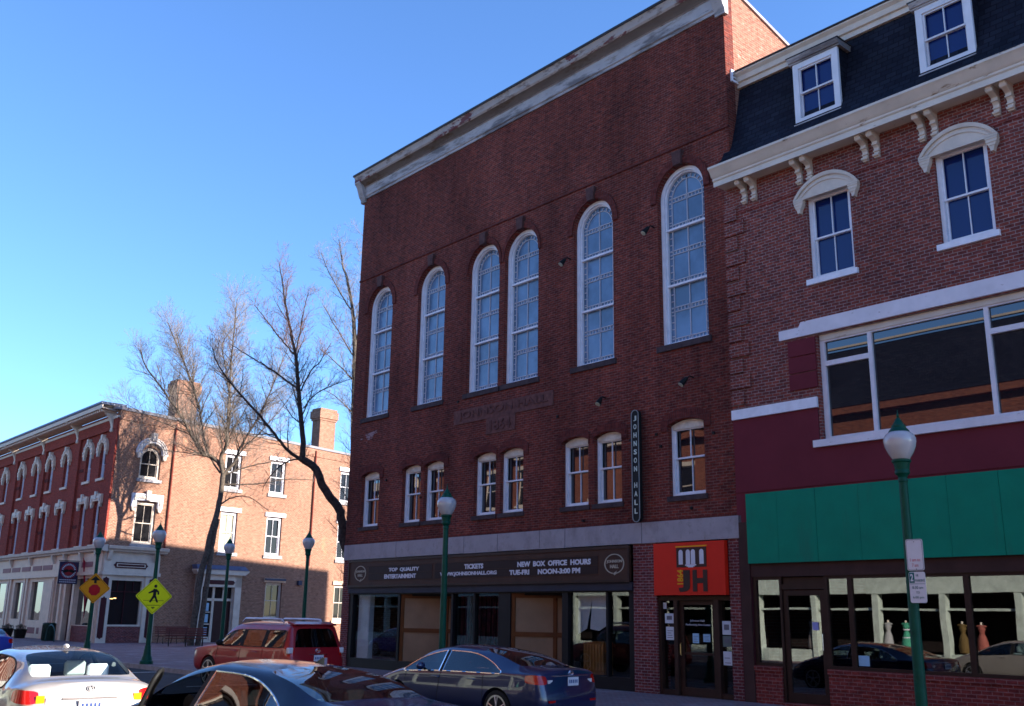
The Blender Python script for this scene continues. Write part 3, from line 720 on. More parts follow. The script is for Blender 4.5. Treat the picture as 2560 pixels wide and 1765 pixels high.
notice(-16.12, -15.86, .97, 1.30, PAPER, 'plain white sheet, lowest paper in the right sidelight of the entrance', 2)
# marquee sign
mq = thing('marquee_sign', 'long brown marquee board with white changeable letters and a round crest at each end', 'marquee', (-26.2, -.06, 3.05))
MB(F0).box(-33.25, -19.03, .0, .10, 3.05, 3.98).build('board', MARQ, mq)
MB(F0).plate(rect(-33.28, -19.0, 3.02, 4.01), [rect(-33.22, -19.06, 3.09, 3.93)], .1, .13).build('rim', BRONZE, mq)
q = MB(F0)
for a0, b0, z0, z1 in ((-31.90, -28.0, 3.26, 3.75), (-27.86, -20.2, 3.26, 3.76)):
    q.box(a0, b0, .1, .108, z0, z1)
q.build('letter_track', MARQ2, mq)
q = MB(F0)
for z in (3.25, 3.50, 3.755): q.box(-31.92, -20.18, .104, .118, z, z + .012)
q.build('track_rail', MARQ, mq)
q = None
for txt, a0, b0, z0, z1 in (('TOP  QUALITY', -30.59, -28.75, 3.525, 3.675), ('ENTERTAINMENT', -30.86, -28.92, 3.30, 3.45), ('TICKETS', -26.25, -25.28, 3.53, 3.69),
                            ('WWW.JOHNSONHALL.ORG', -27.55, -24.61, 3.30, 3.455), ('NEW  BOX  OFFICE  HOURS', -23.63, -20.47, 3.53, 3.69), ('TUE-FRI     NOON-3:00 PM', -24.0, -20.9, 3.295, 3.45)):
    q = textmesh(txt, a0, b0, z0, z1, F0, .112, .006, bold=.045, mb=q)
q.build('lettering', LETTER, mq)
for cx in (-19.57, -32.46):
    q = MB(F0)
    for k in range(40):
        q0, q1 = 2 * math.pi * k / 40, 2 * math.pi * (k + 1) / 40
        if 4.55 < q0 < 4.95: continue
        q.prism([(cx + .34 * math.cos(a) * r, 3.52 + .25 * math.sin(a) * r) for a, r in ((q0, 1), (q0, 1.10), (q1, 1.10), (q1, 1))], .1, .112)
    q.prism([(cx - .04, 3.26), (cx + .10, 3.33), (cx + .06, 3.29), (cx + .12, 3.27), (cx, 3.21)], .1, .112)
    q = textmesh('JOHNSON', cx - .29, cx + .29, 3.53, 3.63, F0, .1, .012, bold=.03, mb=q); q = textmesh('HALL', cx - .16, cx + .16, 3.40, 3.50, F0, .1, .012, bold=.03, mb=q)
    q.build('round_crest', LETTER_C, mq)
# red sign above the entrance
rs = thing('entrance_sign', 'bright red square sign with dark monogram letters above the theatre entrance', 'sign', (-16.9, -.05, 2.66))
MB(F0).box(-18.10, -15.77, .0, .14, 2.66, 4.0).build('face', REDSIGN, rs)
v = .14
q = MB(F0); q.plate(rect(-17.31, -16.33, 3.36, 3.86), [archpts(x, r, 3.43, 3.74, 10) for x, r in ((-17.17, .075), (-16.93, .075), (-16.765, .075), (-16.49, .075))], v, v + .01)
q = textmesh('J', -17.26, -16.88, 2.74, 3.29, F0, v, .012, bold=.05, mb=q); q = textmesh('H', -16.79, -16.32, 2.745, 3.29, F0, v, .012, bold=.05, mb=q)
q.build('monogram', CHAR, rs)
q = MB(F0)
for x in (-17.17, -16.93, -16.765, -16.49): q.plate(archpts(x, .070, 3.435, 3.74, 10), [], v + .001, v + .004)
q.box(-17.02, -16.66, v + .01, v + .016, 3.40, 3.43); q.box(-16.97, -16.71, v + .01, v + .016, 3.375, 3.40); q.box(-16.92, -16.76, v + .01, v + .016, 3.355, 3.375)
q.build('window_emblem', LETTER, rs)
q = MB(F0); q.box(-17.33, -16.31, v, v + .012, 3.875, 3.905); q = textmesh('1864', -17.30, -17.10, 2.93, 3.30, F0, v, .012, rot90=True, bold=.02, mb=q)
q.build('yellow_detail', YELLOWT, rs)
# vertical blade sign
vs = thing('vertical_sign', 'narrow black vertical sign reading Johnson Hall fixed to the brick wall', 'sign', (-18.4, -.2, 4.6))
def pill(x, r, z0, z1, n=8):
    return [(x + r * math.cos(-math.pi + math.pi * i / n), z0 + r + r * math.sin(-math.pi + math.pi * i / n)) for i in range(n + 1)] + [(x + r * math.cos(math.pi * i / n), z1 - r + r * math.sin(math.pi * i / n)) for i in range(n + 1)]
q = MB(F0); q.plate(pill(-18.58, .135, 4.6, 7.72), [], .14, .26); q.build('panel', BLACK, vs)
q = MB(F0); q.plate(pill(-18.58, .14, 4.595, 7.725), [pill(-18.58, .118, 4.617, 7.703)], .26, .275); q.build('border', mat('grey border', (.25, .27, .27), .5), vs)
q = MB(F0)
for z in (4.85, 7.5): q.box(-18.60, -18.56, .0, .14, z, z + .04)
q.build('bracket', BLACK, vs)
q = None; z = 7.55
for ch in 'JOHNSON HALL':
    if ch != ' ': q = textmesh(ch, -18.635, -18.525, z - .145, z, F0, .262, .008, bold=.025, mb=q)
    z -= .236 if ch != ' ' else .215
q.build('lettering', mat('pale sign letters', (.55, .60, .52), .5), vs)
# floodlights on the wall
def flood(x, z, lab, ang):
    t = thing('floodlight', lab, 'floodlight', (x, 0, z), group='floodlights on the theatre wall')
    MB(F0).tube([(x, 0, z + .10), (x, .16, z + .12), (x + ang * .5, .22, z + .04)], .022, 8).build('arm', BLACK, t)
    MB(F0).tube([(x + ang * .4, .20, z + .07), (x + ang, .30, z - .08), (x + ang * 1.1, .33, z - .12)], [.05, .085, .09], 12).build('lamp_head', BLACK, t)
    MB(F0).tube([(x + ang * 1.1, .33, z - .121), (x + ang * 1.12, .336, z - .13)], .08, 12).build('lens', mat('lamp lens', (.45, .45, .35), .2), t)
flood(-19.93, 8.20, 'small black floodlight on the brick above the vertical sign, nearer the plaque', -.02)
flood(-16.68, 8.28, 'small black floodlight above the rightmost lower window of the theatre', -.16)
flood(-21.42, 12.92, 'dark floodlight beside the fifth arched window, on its left', -.10)
flood(-17.95, 12.98, 'dark floodlight beside the sixth arched window, on its left', -.12)
# a few bolts and stains
q = MB(F0)
for x, z in ((-31.2, 6.85), (-29.0, 6.05), (-18.05, 6.95), (-17.9, 6.6), (-16.1, 6.75), (-18.9, 7.7), (-19.0, 6.9), (-16.9, 4.85), (-20.9, 4.75), (-27.0, 9.2), (-22.0, 8.0)): q.box(x, x + .07, -.02, .05, z, z + .07)
q.build('wall_anchor', BLACK, hall)
# pale mineral bloom on the brick below the leftmost window
q = MB(F0); random.seed(5)
for k in range(70):
    a = random.gauss(0, .16); z = 8.83 - abs(random.gauss(0, .10)) + .12 * a; r_ = random.uniform(.008, .035)
    q.box(-32.45 + a - r_ * 2, -32.45 + a + r_ * 2, -.01, .003 + .0001 * k, z - r_ * .6, z + r_ * .6)
q.build1('mineral_stain', mat('mineral bloom', (.30, .20, .21), .9), hall)

# ================================================================== MANSARD BLOCK (right)
FR = FX(-.02)
blk = thing('mansard_block', 'brick block with slate mansard roof, white bracketed cornice and maroon painted shopfront', 'building', (-5.2, 0, 0))
BX0, BX1 = -15.42, 5.0
winx = [-12.31 + 3.33 * k for k in range(5)]
holes = [rect(x - .60, x + .60, 10.22, 12.45) for x in winx]
bigs = [(-12.86, -7.56), (-4.2, 1.1)]
holes += [rect(a, b, 6.22, 8.80) for a, b in bigs]
MB(FR).plate([(BX0, 7.02), (-12.93, 7.02), (-12.93, 6.22), (-12.93, 5.1), (BX1, 5.1), (BX1, 13.6), (BX0, 13.6)], holes, -.4, 0).build('front_wall', BR_SHOP, blk)
mr = MB(FR)
mr.plate([(BX0, 5.1), (BX1, 5.1), (BX1, 6.05), (-12.95, 6.05), (-12.95, 7.02), (BX0, 7.02)], [], -.01, .006)
mr.box(BX0, BX0 + .33, -.01, .004, 4.42, 5.1)
mr.box(BX0, BX1, -.02, .03, 5.16, 5.20)
mr.build('painted_wall', MAROON, blk)
MB(FR).box(BX0, -12.93, -.4, -.01, 4.42, 7.02).box(BX0, BX0 + .35, -.4, -.002, .1, 4.42).build('lower_wall', MAROON_D, blk)
for z in (7.52, 7.94, 8.36): MB(FR).box(-13.66, -12.90, -.01, .045, z, z + .395).build('painted_quoin', MAROON, blk)
for k in range(13):
    z = 7.40 + .42 * k; wd = .62 if k % 2 else .40
    MB(FR).box(BX0 + .01, BX0 + wd, -.01, .06, z, z + .36).build('brick_quoin', BR_SHOP, blk)
MB(FR).box(BX0, -12.93, -.1, .07, 7.02, 7.27).build('stone_band', WHITE, blk)
MB(FR).box(BX0, BX1, -.02, .02, 12.60, 12.66).build('belt_course', BR_LOW, blk)
MB(F0).box(BX1 - .4, BX1, -14, -.4, .1, 16.9).box(BX0 + .2, BX0 + .5, -14, -.75, .1, 16.6).box(BX0, BX1, -14.4, -14, .1, 16.9).build('party_wall', BR_SHOP, blk)
for a, b in bigs:
    MB(FR).prism([(a - 1.02, 8.83), (b + 1.02, 8.83), (b + 1.02, 9.07), (b + .45, 9.07), (b + .38, 9.19), (a - .38, 9.19), (a - .45, 9.07), (a - 1.02, 9.07)], -.1, .07).build('lintel', WHITE_WORN, blk)
    f = MB(FR); d = -.12
    c0, c1 = a + 1.30, b - 1.28
    f.plate(rect(a, b, 6.22, 8.80), [rect(a + .12, c0 - .05, 6.30, 8.62), rect(c0 + .05, c1 - .05, 6.30, 8.62), rect(c1 + .05, b - .12, 6.30, 8.62)], d - .1, d)
    fo = f.build('big_window', WHITE_WORN, blk)
    MB(FR).box(a + .12, c0 - .05, d - .09, d + .01, 8.02, 8.14).box(c1 + .05, b - .12, d - .09, d + .01, 8.02, 8.14).build('transom_bar', WHITE_WORN, fo)
    MB(FR).box(a + .02, b - .02, d, d + .03, 8.66, 8.80).build('head_trim', CREAM_WORN, fo)
    MB(FR).box(a + .1, b - .1, d - .085, d - .07, 6.28, 8.64).build('pane', PANE_BIG, fo)
    MB(FR).box(a - .22, b + .22, -.12, .10, 6.05, 6.215).build('sill', WHITE_WORN, fo)
for x in winx:
    fo = window(blk, FR, x - .60, x + .60, 10.22, 12.45, .10, pm=PANE_BLUE, fw=.09, sillm=WHITE, sh=.14, sp=.08, sw=.09, rail=11.30)
    # segmental pediment hood with corbel drops
    q = MB(FR)
    top = segarc(x - .88, x + .88, 12.38, .48, 16)
    q.plate([(x - .88, 12.34), (x + .88, 12.34)] + top, [], -.02, .09)
    ho = q.build('window_hood', CREAM, blk)
    q = MB(FR)
    o = segarc(x - .90, x + .90, 12.38, .51, 18); i = list(reversed(segarc(x - .80, x + .80, 12.40, .39, 18)))
    q.plate(o + i, [], .09, .135)
    o = segarc(x - .74, x + .74, 12.40, .33, 18); i = list(reversed(segarc(x - .68, x + .68, 12.40, .27, 18)))
    q.plate(o + i, [], .09, .115)
    q.box(x - .90, x + .90, .07, .13, 12.33, 12.385)
    for k in range(34):
        a = -.80 + 1.60 * k / 33; h = math.sqrt(max(0, 1 - (a / 1.25) ** 2)); q.box(x + a - .012, x + a + .012, .09, .142, 12.38 + .48 * (1 - (a / .88) ** 2) * .96 - .03, 12.38 + .48 * (1 - (a / .88) ** 2) * .96 + .01)
    q.build('moulding', CREAM, ho)
    q = MB(FR)
    for s in (-1, 1):
        cx = x + s * .755
        q.prism([(cx - .13, 12.34), (cx + .13, 12.34), (cx + .12, 12.22), (cx + .05, 12.08), (cx + .03, 12.0), (cx - .03, 12.0), (cx - .05, 12.08), (cx - .12, 12.22)], 0, .13)
        for zz, ww in ((12.28, .135), (12.20, .115), (12.12, .075)): q.box(cx - ww, cx + ww, .0, .145, zz, zz + .025)
    q.build('corbel_drop', CREAM, ho)
# main cornice
prof = [(0, 13.42), (.46, 13.42), (.46, 13.36), (.50, 13.36), (.50, 13.50), (.54, 13.53), (.54, 13.58), (.60, 13.62), (.66, 13.74), (.74, 13.80), (.74, 13.86), (0, 13.86)]
MB(F0).prism(prof, BX0 + .02, BX1 + .3, 'vw').build('cornice', CREAM_WORN, blk)
bxs = [-14.66, -14.36, -13.0, -12.70, -11.22, -10.92, -9.72, -9.42, -8.02, -7.72]
bxs = [-14.72, -14.42, -13.03, -12.73, -11.20, -10.90, -9.76, -9.46, -8.06, -7.76] + [-6.42, -6.12, -4.7, -4.4, -3.0, -2.7, -1.4, -1.1, .3, .6, 1.9, 2.2, 3.4, 3.7]
for x in bxs:
    q = MB(FR)
    q.prism([(0, 12.80), (.07, 12.80), (.09, 12.86), (.06, 12.92), (.06, 13.05), (.12, 13.12), (.13, 13.20), (.22, 13.24), (.34, 13.26), (.40, 13.33), (.40, 13.415), (0, 13.415)], x - .065, x + .065, 'vw')
    q.box(x - .08, x + .08, 0, .42, 13.38, 13.418); q.box(x - .075, x + .075, 0, .09, 12.96, 12.99); q.box(x - .075, x + .075, 0, .15, 13.11, 13.14)
    q.tube([(x - .075, .33, 13.31), (x + .075, .33, 13.31)], .05, 10); q.tube([(x - .075, .10, 12.86), (x + .075, .10, 12.86)], .035, 8)
    q.build('cornice_bracket', CREAM, blk)
# mansard
q = MB(F0)
out = [(.70, 13.862), (.40, 14.02), (.12, 14.30), (-.12, 14.75), (-.36, 15.55), (-.62, 16.68)]
q.prism(out + [(-1.2, 16.68), (-1.2, 13.862)], BX0 + .03, BX1, 'vw'); q.build('mansard_roof', SLATE, blk)
q = MB(F0); q.prism([(-.60, 16.64), (-.52, 16.64), (-.52, 16.78), (-.46, 16.80), (-.44, 16.94), (-.36, 17.02), (-.36, 17.06), (-1.2, 17.06), (-1.2, 16.64)], BX0 + .02, BX1, 'vw'); q.build('upper_cornice', CREAM, blk)
q = MB(F0); q.prism([(-.34, 17.062), (-.32, 17.09), (-.34, 17.12), (-14.4, 17.12), (-14.4, 17.062)], BX0 + .01, BX1, 'vw'); q.build('flat_roof', ROOF_EDGE, blk)
for k in range(5):
    x = -12.44 + 3.39 * k
    fr = FX(.02)
    fo = window(blk, fr, x - .655, x + .655, 14.50, 16.24, 0, fw=.16, pm=PANE_BLUE, sillm=WHITE_OLD, fm=worn('dormer paint', (.66, .65, .70), [(2.5, .66, .72, (.25, .24, .25), 3.0)], .6, (1, 1, 2)) if k == 0 else bpy.data.materials['dormer paint'], name='dormer_window', sh=.07, sp=.05, sw=.02, rail=15.37)
    MB(fr).box(x - .655, x + .655, -.9, -.17, 14.50, 16.24).plate(rect(x - .654, x + .654, 14.501, 16.239), [rect(x - .60, x + .60, 14.55, 16.19)], -.169, -.082).build('dormer_cheek', SLATE, fo)
    MB(fr).prism([(.07, 16.29), (.09, 16.34), (.12, 16.38), (.12, 16.41), (-.9, 16.41), (-.9, 16.242), (.03, 16.242), (.03, 16.29)], x - .745, x + .745, 'vw').build('dormer_cap', WHITE_OLD, fo)
    MB(fr).box(x - .77, x + .77, -.9, .14, 16.412, 16.435).build('dormer_roof', ROOF_EDGE, fo)
# green sign panel
gp = thing('green_sign_panel', 'long blank green panel sign across the front of the shop', 'sign', (-8, -.1, 3.4))
gx = [-15.08, -14.18, -13.12, -12.01, -10.98, -9.95, -8.86, -7.8, -6.7, -5.6, -4.5, -3.4, -2.3]
for i in range(len(gx) - 1): MB(FR).box(gx[i] + .004, gx[i + 1] - .004, .05, .10 + .004 * (i % 2), 3.40, 5.10).build('panel', GREENP, gp)
MB(FR).box(-15.06, -2.32, .02, .06, 3.41, 5.09).build('backing_board', MAROON_D, gp)
# shopfront
q = MB(FR)
q.box(BX0 + .35, BX1, -.35, 0, 3.08, 4.45)
q.box(BX0 + .05, BX0 + .33, -.1, .03, .15, 4.42)
q.build('shop_header', BROWN, blk)
q = MB(FR); z0, z1 = 1.02, 3.08; d0, d1 = -.14, -.04
for a, b in ((-15.08, -14.98), (-14.32, -14.26), (-13.12, -13.03), (-12.52, -12.41), (-9.86, -9.74), (-7.15, -7.05), (-6.0, -5.9), (-3.4, -3.3), (-.6, -.5), (BX1 - .4, BX1)): q.box(a, b, d0, d1, .2 if a in (-14.32, -13.12) else z0, z1)
for a, b in ((-14.98, -14.32), (-13.03, -12.52), (-12.41, -9.86), (-9.74, -7.15), (-5.9, -3.4), (-3.3, -.6), (-.5, BX1 - .4)):
    q.box(a, b, d0, d1, z0, z0 + .07); q.box(a, b, d0, d1, z1 - .07, z1)
q.build('shop_frame', BRONZE, blk)
for a, b in ((-14.98, -14.32), (-13.03, -12.52), (-12.41, -9.86), (-9.74, -7.15), (-5.9, -3.4), (-3.3, -.6), (-.5, BX1 - .4)):
    MB(FR).box(a, b, -.10, -.09, z0 + .07, z1 - .07).build('shop_pane', SHOPGLASS2, blk)
for a, b in ((-15.08, -14.34), (-13.10, -6.0), (-5.9, BX1)):
    MB(FR).box(a, b, -.25, 0, .15, .90).build('brick_base', BR_LOW, blk); MB(FR).box(a - .01, b + .01, -.25, .03, .90, 1.018).build('brick_base_cap', BR_LOW, blk)
for dx0, dx1 in ((-14.26, -13.12), (-7.05, -6.0)):
    q = MB(FR); q.box(dx0, dx1, -.14, -.05, 2.78, 2.90); q.plate(rect(dx0 + .02, dx1 - .02, .24, 2.76), [rect(dx0 + .14, dx1 - .14, .45, 2.64)], -.13, -.08)
    do = q.build('shop_door', BRONZE, blk)
    MB(FR).box(dx0 + .14, dx1 - .14, -.11, -.10, .45, 2.64).build('door_pane', SHOPGLASS2, do)
    MB(FR).box(dx0 + .02, dx1 - .02, -.11, -.10, 2.90, 3.06).build('transom_pane', BRONZE, do)
    MB(FR).tube([(dx1 - .08, -.08, 1.40), (dx1 - .08, 0, 1.42), (dx1 - .08, 0, 1.78), (dx1 - .08, -.08, 1.80)], .014, 8).build('door_handle', CHROME, do)
    MB(FR).box(dx0, dx1, -.3, .12, .15, .23).build('doorstep', BR_LOW, blk)
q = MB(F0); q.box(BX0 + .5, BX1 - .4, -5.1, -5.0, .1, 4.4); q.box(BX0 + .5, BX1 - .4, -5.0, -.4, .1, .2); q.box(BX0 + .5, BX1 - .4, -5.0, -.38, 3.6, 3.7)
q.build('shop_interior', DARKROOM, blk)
def sticker(x0, x1, z0, z1, m, lab):
    t = MB(FR).box(x0, x1, -.086, -.083, z0, z1).build('sticker', m, label=lab, cat='sticker')
sticker(-13.50, -13.34, 1.86, 2.04, mat('lilac sticker', (.25, .25, .5), .6), 'small lilac sticker on the glass of the mansard block shop door')
sticker(-12.38, -12.12, 1.12, 1.34, BLUEP, 'pale blue square sticker low in the large shop window under the green panel')
MB(F0).box(4.99, 5.0, -14, -.5, .1, .2).build('gable_foot', BR_SHOP, blk)

# ================================================================== CORNER BLOCK (left)
LY = .91
FL = FX(LY)
DX, DY = -0.12285516, 0.99242461
FS = lambda u, v, w_: (-62.2 + DX * u + DY * v, LY + DY * u - DX * v, w_)
cb = thing('corner_block', 'long orange brick corner building with cream shopfront, arched white window hoods and tall chimneys', 'building', (-70, 4, 0))
th = [-64.45, -66.98, -71.32, -74.66, -77.85, -81.30, -85.6, -88.9, -92.2]
sh2 = [-64.45, -66.95, -71.35, -74.65, -78.0, -81.25, -85.6, -88.9, -92.2]
holes = [[(x - .52, 10.06), (x + .52, 10.06)] + archpts(x, .52, 0, 11.80, 12)[2:] for x in th] + [rect(x - .52, x + .52, 5.95, 8.55) for x in sh2]
MB(FL).plate(rect(-96, -62.25, 5.5, 14.0), holes, -.35, 0).build('front_wall', BR_CORNF, cb)
for a, b in ((-70.4, -68.35), (-76.35, -75.75), (-82.95, -82.4), (-90.6, -90.0)):
    pass
for x in (-68.95, -76.1, -82.9, -90.4): MB(FL).box(x - .3, x + .3, -.01, .14, 5.8, 12.95).build('pilaster', BR_CORNF, cb)
MB(FL).box(-62.9, -62.2, -.01, .12, 5.8, 13.0).build('pilaster', BR_CORNF, cb)
MB(FL).box(-96, -62.2, -.01, .15, 12.95, 13.66).build('corbelled_band', BR_CORNF, cb)
MB(FL).box(-96, -62.2, -.01, .2, 13.60, 13.76).build('frieze_board', CREAM, cb)
for x in th:
    window(cb, FL, x - .52, x + .52, 10.06, 12.32, .18, 'round', fw=.07, sillm=CREAM2, sh=.16, sp=.1, sw=.12, rail=10.95, pm=glassy('sky lit glass', (.10, .14, .20), 2.2, .03, .1) if x == th[0] else bpy.data.materials['sky lit glass'])
    q = MB(FL)
    o = [(x + .90, 11.72)] + [(x + .90 * math.cos(math.pi * i / 14), 11.80 + .86 * math.sin(math.pi * i / 14)) for i in range(15)] + [(x - .90, 11.72), (x - .52, 11.72)]
    i_ = [(x - .52 * math.cos(math.pi * i / 14), 11.80 + .52 * math.sin(math.pi * i / 14)) for i in range(15)] + [(x + .52, 11.72)]
    q.plate(o + i_, [], -.02, .17); ho = q.build('arched_hood', CREAM2, cb)
    q = MB(FL)
    q.box(x - .13, x + .13, 0, .24, 12.45, 12.80)
    for s in (-1, 1): q.prism([(x + s * .71 - .12, 11.72), (x + s * .71 + .12, 11.72), (x + s * .71 + .06, 11.48), (x + s * .71 - .06, 11.48)], 0, .15)
    for k in range(1, 14, 2):
        a = math.pi * k / 14; q.prism([(x + (.62 + dr) * math.cos(a + da), 11.8 + (.60 + dr) * math.sin(a + da)) for dr, da in ((0, -.07), (.22, -.07), (.22, .07), (0, .07))], .17, .21)
    q.build('hood_ornament', CREAM, ho)
for x in sh2:
    window(cb, FL, x - .52, x + .52, 5.95, 8.55, .18, fw=.07, sillm=CREAM2, sh=.14, sp=.1, sw=.12, rail=7.2, pm=PANE)
    q = MB(FL); q.plate([(x - .92, 8.42), (x - .56, 8.42), (x - .56, 8.62), (x + .56, 8.62), (x + .56, 8.42), (x + .92, 8.42), (x + .92, 9.02), (x + .3, 9.02), (x + .25, 9.12), (x - .25, 9.12), (x - .3, 9.02), (x - .92, 9.02)], [], -.02, .15)
    ho = q.build('square_hood', CREAM2, cb)
    q = MB(FL); q.box(x - .13, x + .13, .1, .22, 8.72, 9.22); q.plate([(x - .8, 8.55), (x - .66, 8.55), (x - .66, 8.78), (x + .66, 8.78), (x + .66, 8.55), (x + .8, 8.55), (x + .8, 8.9), (x - .8, 8.9)], [], .15, .19)
    for s in (-1, 1): q.prism([(x + s * .74 - .12, 8.42), (x + s * .74 + .12, 8.42), (x + s * .74 + .06, 8.22), (x + s * .74 - .06, 8.22)], 0, .14)
    q.build('hood_ornament', CREAM, ho)
# brick vents
for x in (-68.95, -76.1, -82.9):
    for z in (10.75, 7.1): MB(FL).box(x + .36, x + 1.15, -.01, .03, z, z + .22).build('brick_panel', BR_OLD, cb)
# eaves
MB(FL).prism([(.0, 14.02), (1.02, 14.14), (1.02, 14.20), (0, 14.10)], -96, -62.5, 'vw').build('eave_soffit', worn('eave soffit', (.46, .35, .29), [(3, .58, .68, (.2, .13, .10), 1.0)], .8, (2, 2, 2)), cb)
MB(FL).prism([(1.0, 14.14), (1.06, 14.14), (1.10, 14.36), (1.0, 14.40)], -96, -62.48, 'vw').build('eave_fascia', CREAM, cb)
MB(FL).prism([(-.4, 14.36), (1.11, 14.38), (1.18, 14.44), (1.16, 14.54), (-.4, 14.52)], -96, -62.40, 'vw').build('eave_gutter', mat('blue grey gutter', (.16, .19, .27), .5), cb)
q = MB(FL)
for k in range(90):
    x = -62.9 - k * .36; q.box(x, x + .16, .2, .98, 13.98, 14.10)
q.build('eave_dentil', CREAM2, cb)
for x in (-63.05, -69.3, -76.4, -83.5, -90.6):
    q = MB(FL)
    q.prism([(0, 12.85), (.14, 12.88), (.20, 13.0), (.16, 13.12), (.22, 13.35), (.40, 13.72), (.70, 13.98), (1.04, 14.10), (1.04, 14.34), (0, 14.34)], x - .17, x + .17 if x > -63.1 else x + .12, 'vw')
    q.tube([(x - .19, .12, 12.9), (x + .19, .12, 12.9)], .09, 8)
    q.build('eave_bracket', CREAM, cb)
# side wall facing the square
sw = [(1.62, 3.02, 10.05, 12.05, 'round'), (1.63, 3.03, 6.02, 8.62, None), (7.72, 8.97, 10.06, 12.35, None), (7.72, 8.97, 5.86, 8.50, None),
      (11.32, 12.58, 10.06, 12.35, None), (11.32, 12.58, 5.86, 8.45, None), (17.5, 18.8, 10.06, 12.3, None), (17.5, 18.8, 5.86, 8.45, None),
      (11.62, 12.96, 1.66, 4.04, None), (17.5, 18.8, 1.6, 4.05, None)]
holes = []
for a, b, z0, z1, hd in sw: holes.append([(a, z0), (b, z0)] + archpts((a + b) / 2, (b - a) / 2, 0, z1 - (b - a) / 2, 14)[2:] if hd else rect(a, b, z0, z1))
MB(FS).plate([(0, 5.5), (3.62, 5.5), (3.62, 0), (24, 0), (24, 13.35), (15.5, 13.62), (0, 14.12)], holes, -.35, 0).build('side_wall', BR_CORN, cb)
MB(FS).plate([(0, 13.55), (15.5, 13.07), (24, 12.85), (24, 13.35), (15.5, 13.62), (0, 14.12)], [], .002, .05).build('corbel_course', BR_CORN, cb)
MB(FS).prism([(-.3, 14.14), (15.5, 13.64), (24, 13.37), (24, 13.50), (15.5, 13.80), (-.3, 14.34)], -.5, .12).build('side_coping', mat('grey coping', (.24, .23, .26), .7), cb)
MB(FL).prism([(-96, -.3), (-62.7, -.3), (-65.3, -23.3), (-96, -23.3)], 13.0, 13.3, 'uv').build('roof', ROOF_EDGE, cb)
MB(FL).box(-96, -65.4, -23.7, -23.3, 0, 13.3).build('rear_wall', BR_CORN, cb)
for k, (a, b, z0, z1, hd) in enumerate(sw):
    fo = window(cb, FS, a, b, z0, z1, .12, hd, fw=.14 if k < 2 else .11, sash=.05, sillm=WHITE_OLD if k < 8 else CREAM2, sh=.22 if k > 1 else .2, sp=.10, sw=.14, name='side_window',
                rail=(z0 + z1) / 2 if hd is None else z0 + .95, fm=CREAM if k < 2 or k > 7 else WHITE, pm=PANE_CURT if k == 3 else PANE_DK)
    if k >= 2:
        zz = z1 + .03
        MB(FS).box(a - .18, b + .22, -.02, .10, zz, zz + .27).build('lintel', WHITE if k < 8 else CREAM2, fo)
    if k == 8: MB(FS).box(a - .14, b + .18, -.02, .2, z1 + .14, z1 + .28).build('hood_roof', mat('slate grey cap', (.06, .07, .11), .6), fo)
q = MB(FS); x = 2.32
o = [(x + 1.06, 11.62)] + [(x + 1.06 * math.cos(math.pi * i / 16), 11.66 + 1.0 * math.sin(math.pi * i / 16)) for i in range(17)] + [(x - 1.06, 11.62), (x - .68, 11.62)]
i_ = [(x - .68 * math.cos(math.pi * i / 16), 11.66 + .62 * math.sin(math.pi * i / 16)) for i in range(17)] + [(x + .68, 11.62)]
q.plate(o + i_, [], -.02, .17); ho = q.build('arched_hood', WHITE, cb)
q = MB(FS)
for dr in (.0, .14, .28):
    o = [(x + (.74 + dr) * math.cos(math.pi * i / 16), 11.66 + (.68 + dr) * math.sin(math.pi * i / 16)) for i in range(17)]; i_ = [(x - (.70 + dr) * math.cos(math.pi * i / 16), 11.66 + (.64 + dr) * math.sin(math.pi * i / 16)) for i in range(17)]
    q.plate(o + i_, [], .17, .22)
q.box(x - .15, x + .15, 0, .32, 12.45, 12.95)
for s in (-1, 1): q.prism([(x + s * .87 - .15, 11.62), (x + s * .87 + .15, 11.62), (x + s * .87 + .07, 11.30), (x + s * .87 - .07, 11.30)], 0, .16)
q.build('hood_ornament', CREAM, ho)
q = MB(FS); q.plate([(1.30, 8.28), (1.62, 8.28), (1.62, 8.68), (3.04, 8.68), (3.04, 8.28), (3.38, 8.28), (3.38, 9.10), (1.30, 9.10)], [], -.02, .16); ho = q.build('square_hood', WHITE, cb)
q = MB(FS); q.box(2.18, 2.48, .1, .28, 8.72, 9.32); q.plate([(1.42, 8.4), (1.55, 8.4), (1.55, 8.80), (3.12, 8.80), (3.12, 8.4), (3.25, 8.4), (3.25, 8.96), (1.42, 8.96)], [], .16, .21)
for s in (1.46, 3.21): q.prism([(s - .16, 8.28), (s + .16, 8.28), (s + .07, 8.02), (s - .07, 8.02)], 0, .15)
q.build('hood_ornament', CREAM, ho)
# chimneys, downspouts
for a, b, zb in ((3.66, 5.16, 13.7), (15.28, 16.68, 13.3)):
    q = MB(FS); q.box(a, b, -.9, .03, zb, 15.85); q.box(a - .08, b + .08, -.98, .10, 15.85, 16.0); q.box(a - .15, b + .15, -1.05, .17, 16.0, 16.55); q.box(a - .06, b + .06, -.96, .09, 16.55, 16.75)
    q.build('chimney', BR_CORN, cb)
for s, z0, z1 in ((3.82, 5.6, 13.75), (15.05, 5.3, 13.5)):
    MB(FS).tube([(s, .10, z1), (s, .10, z0)], .055, 8).build('downspout', mat('downspout paint', (.16, .03, .02), .6), cb)
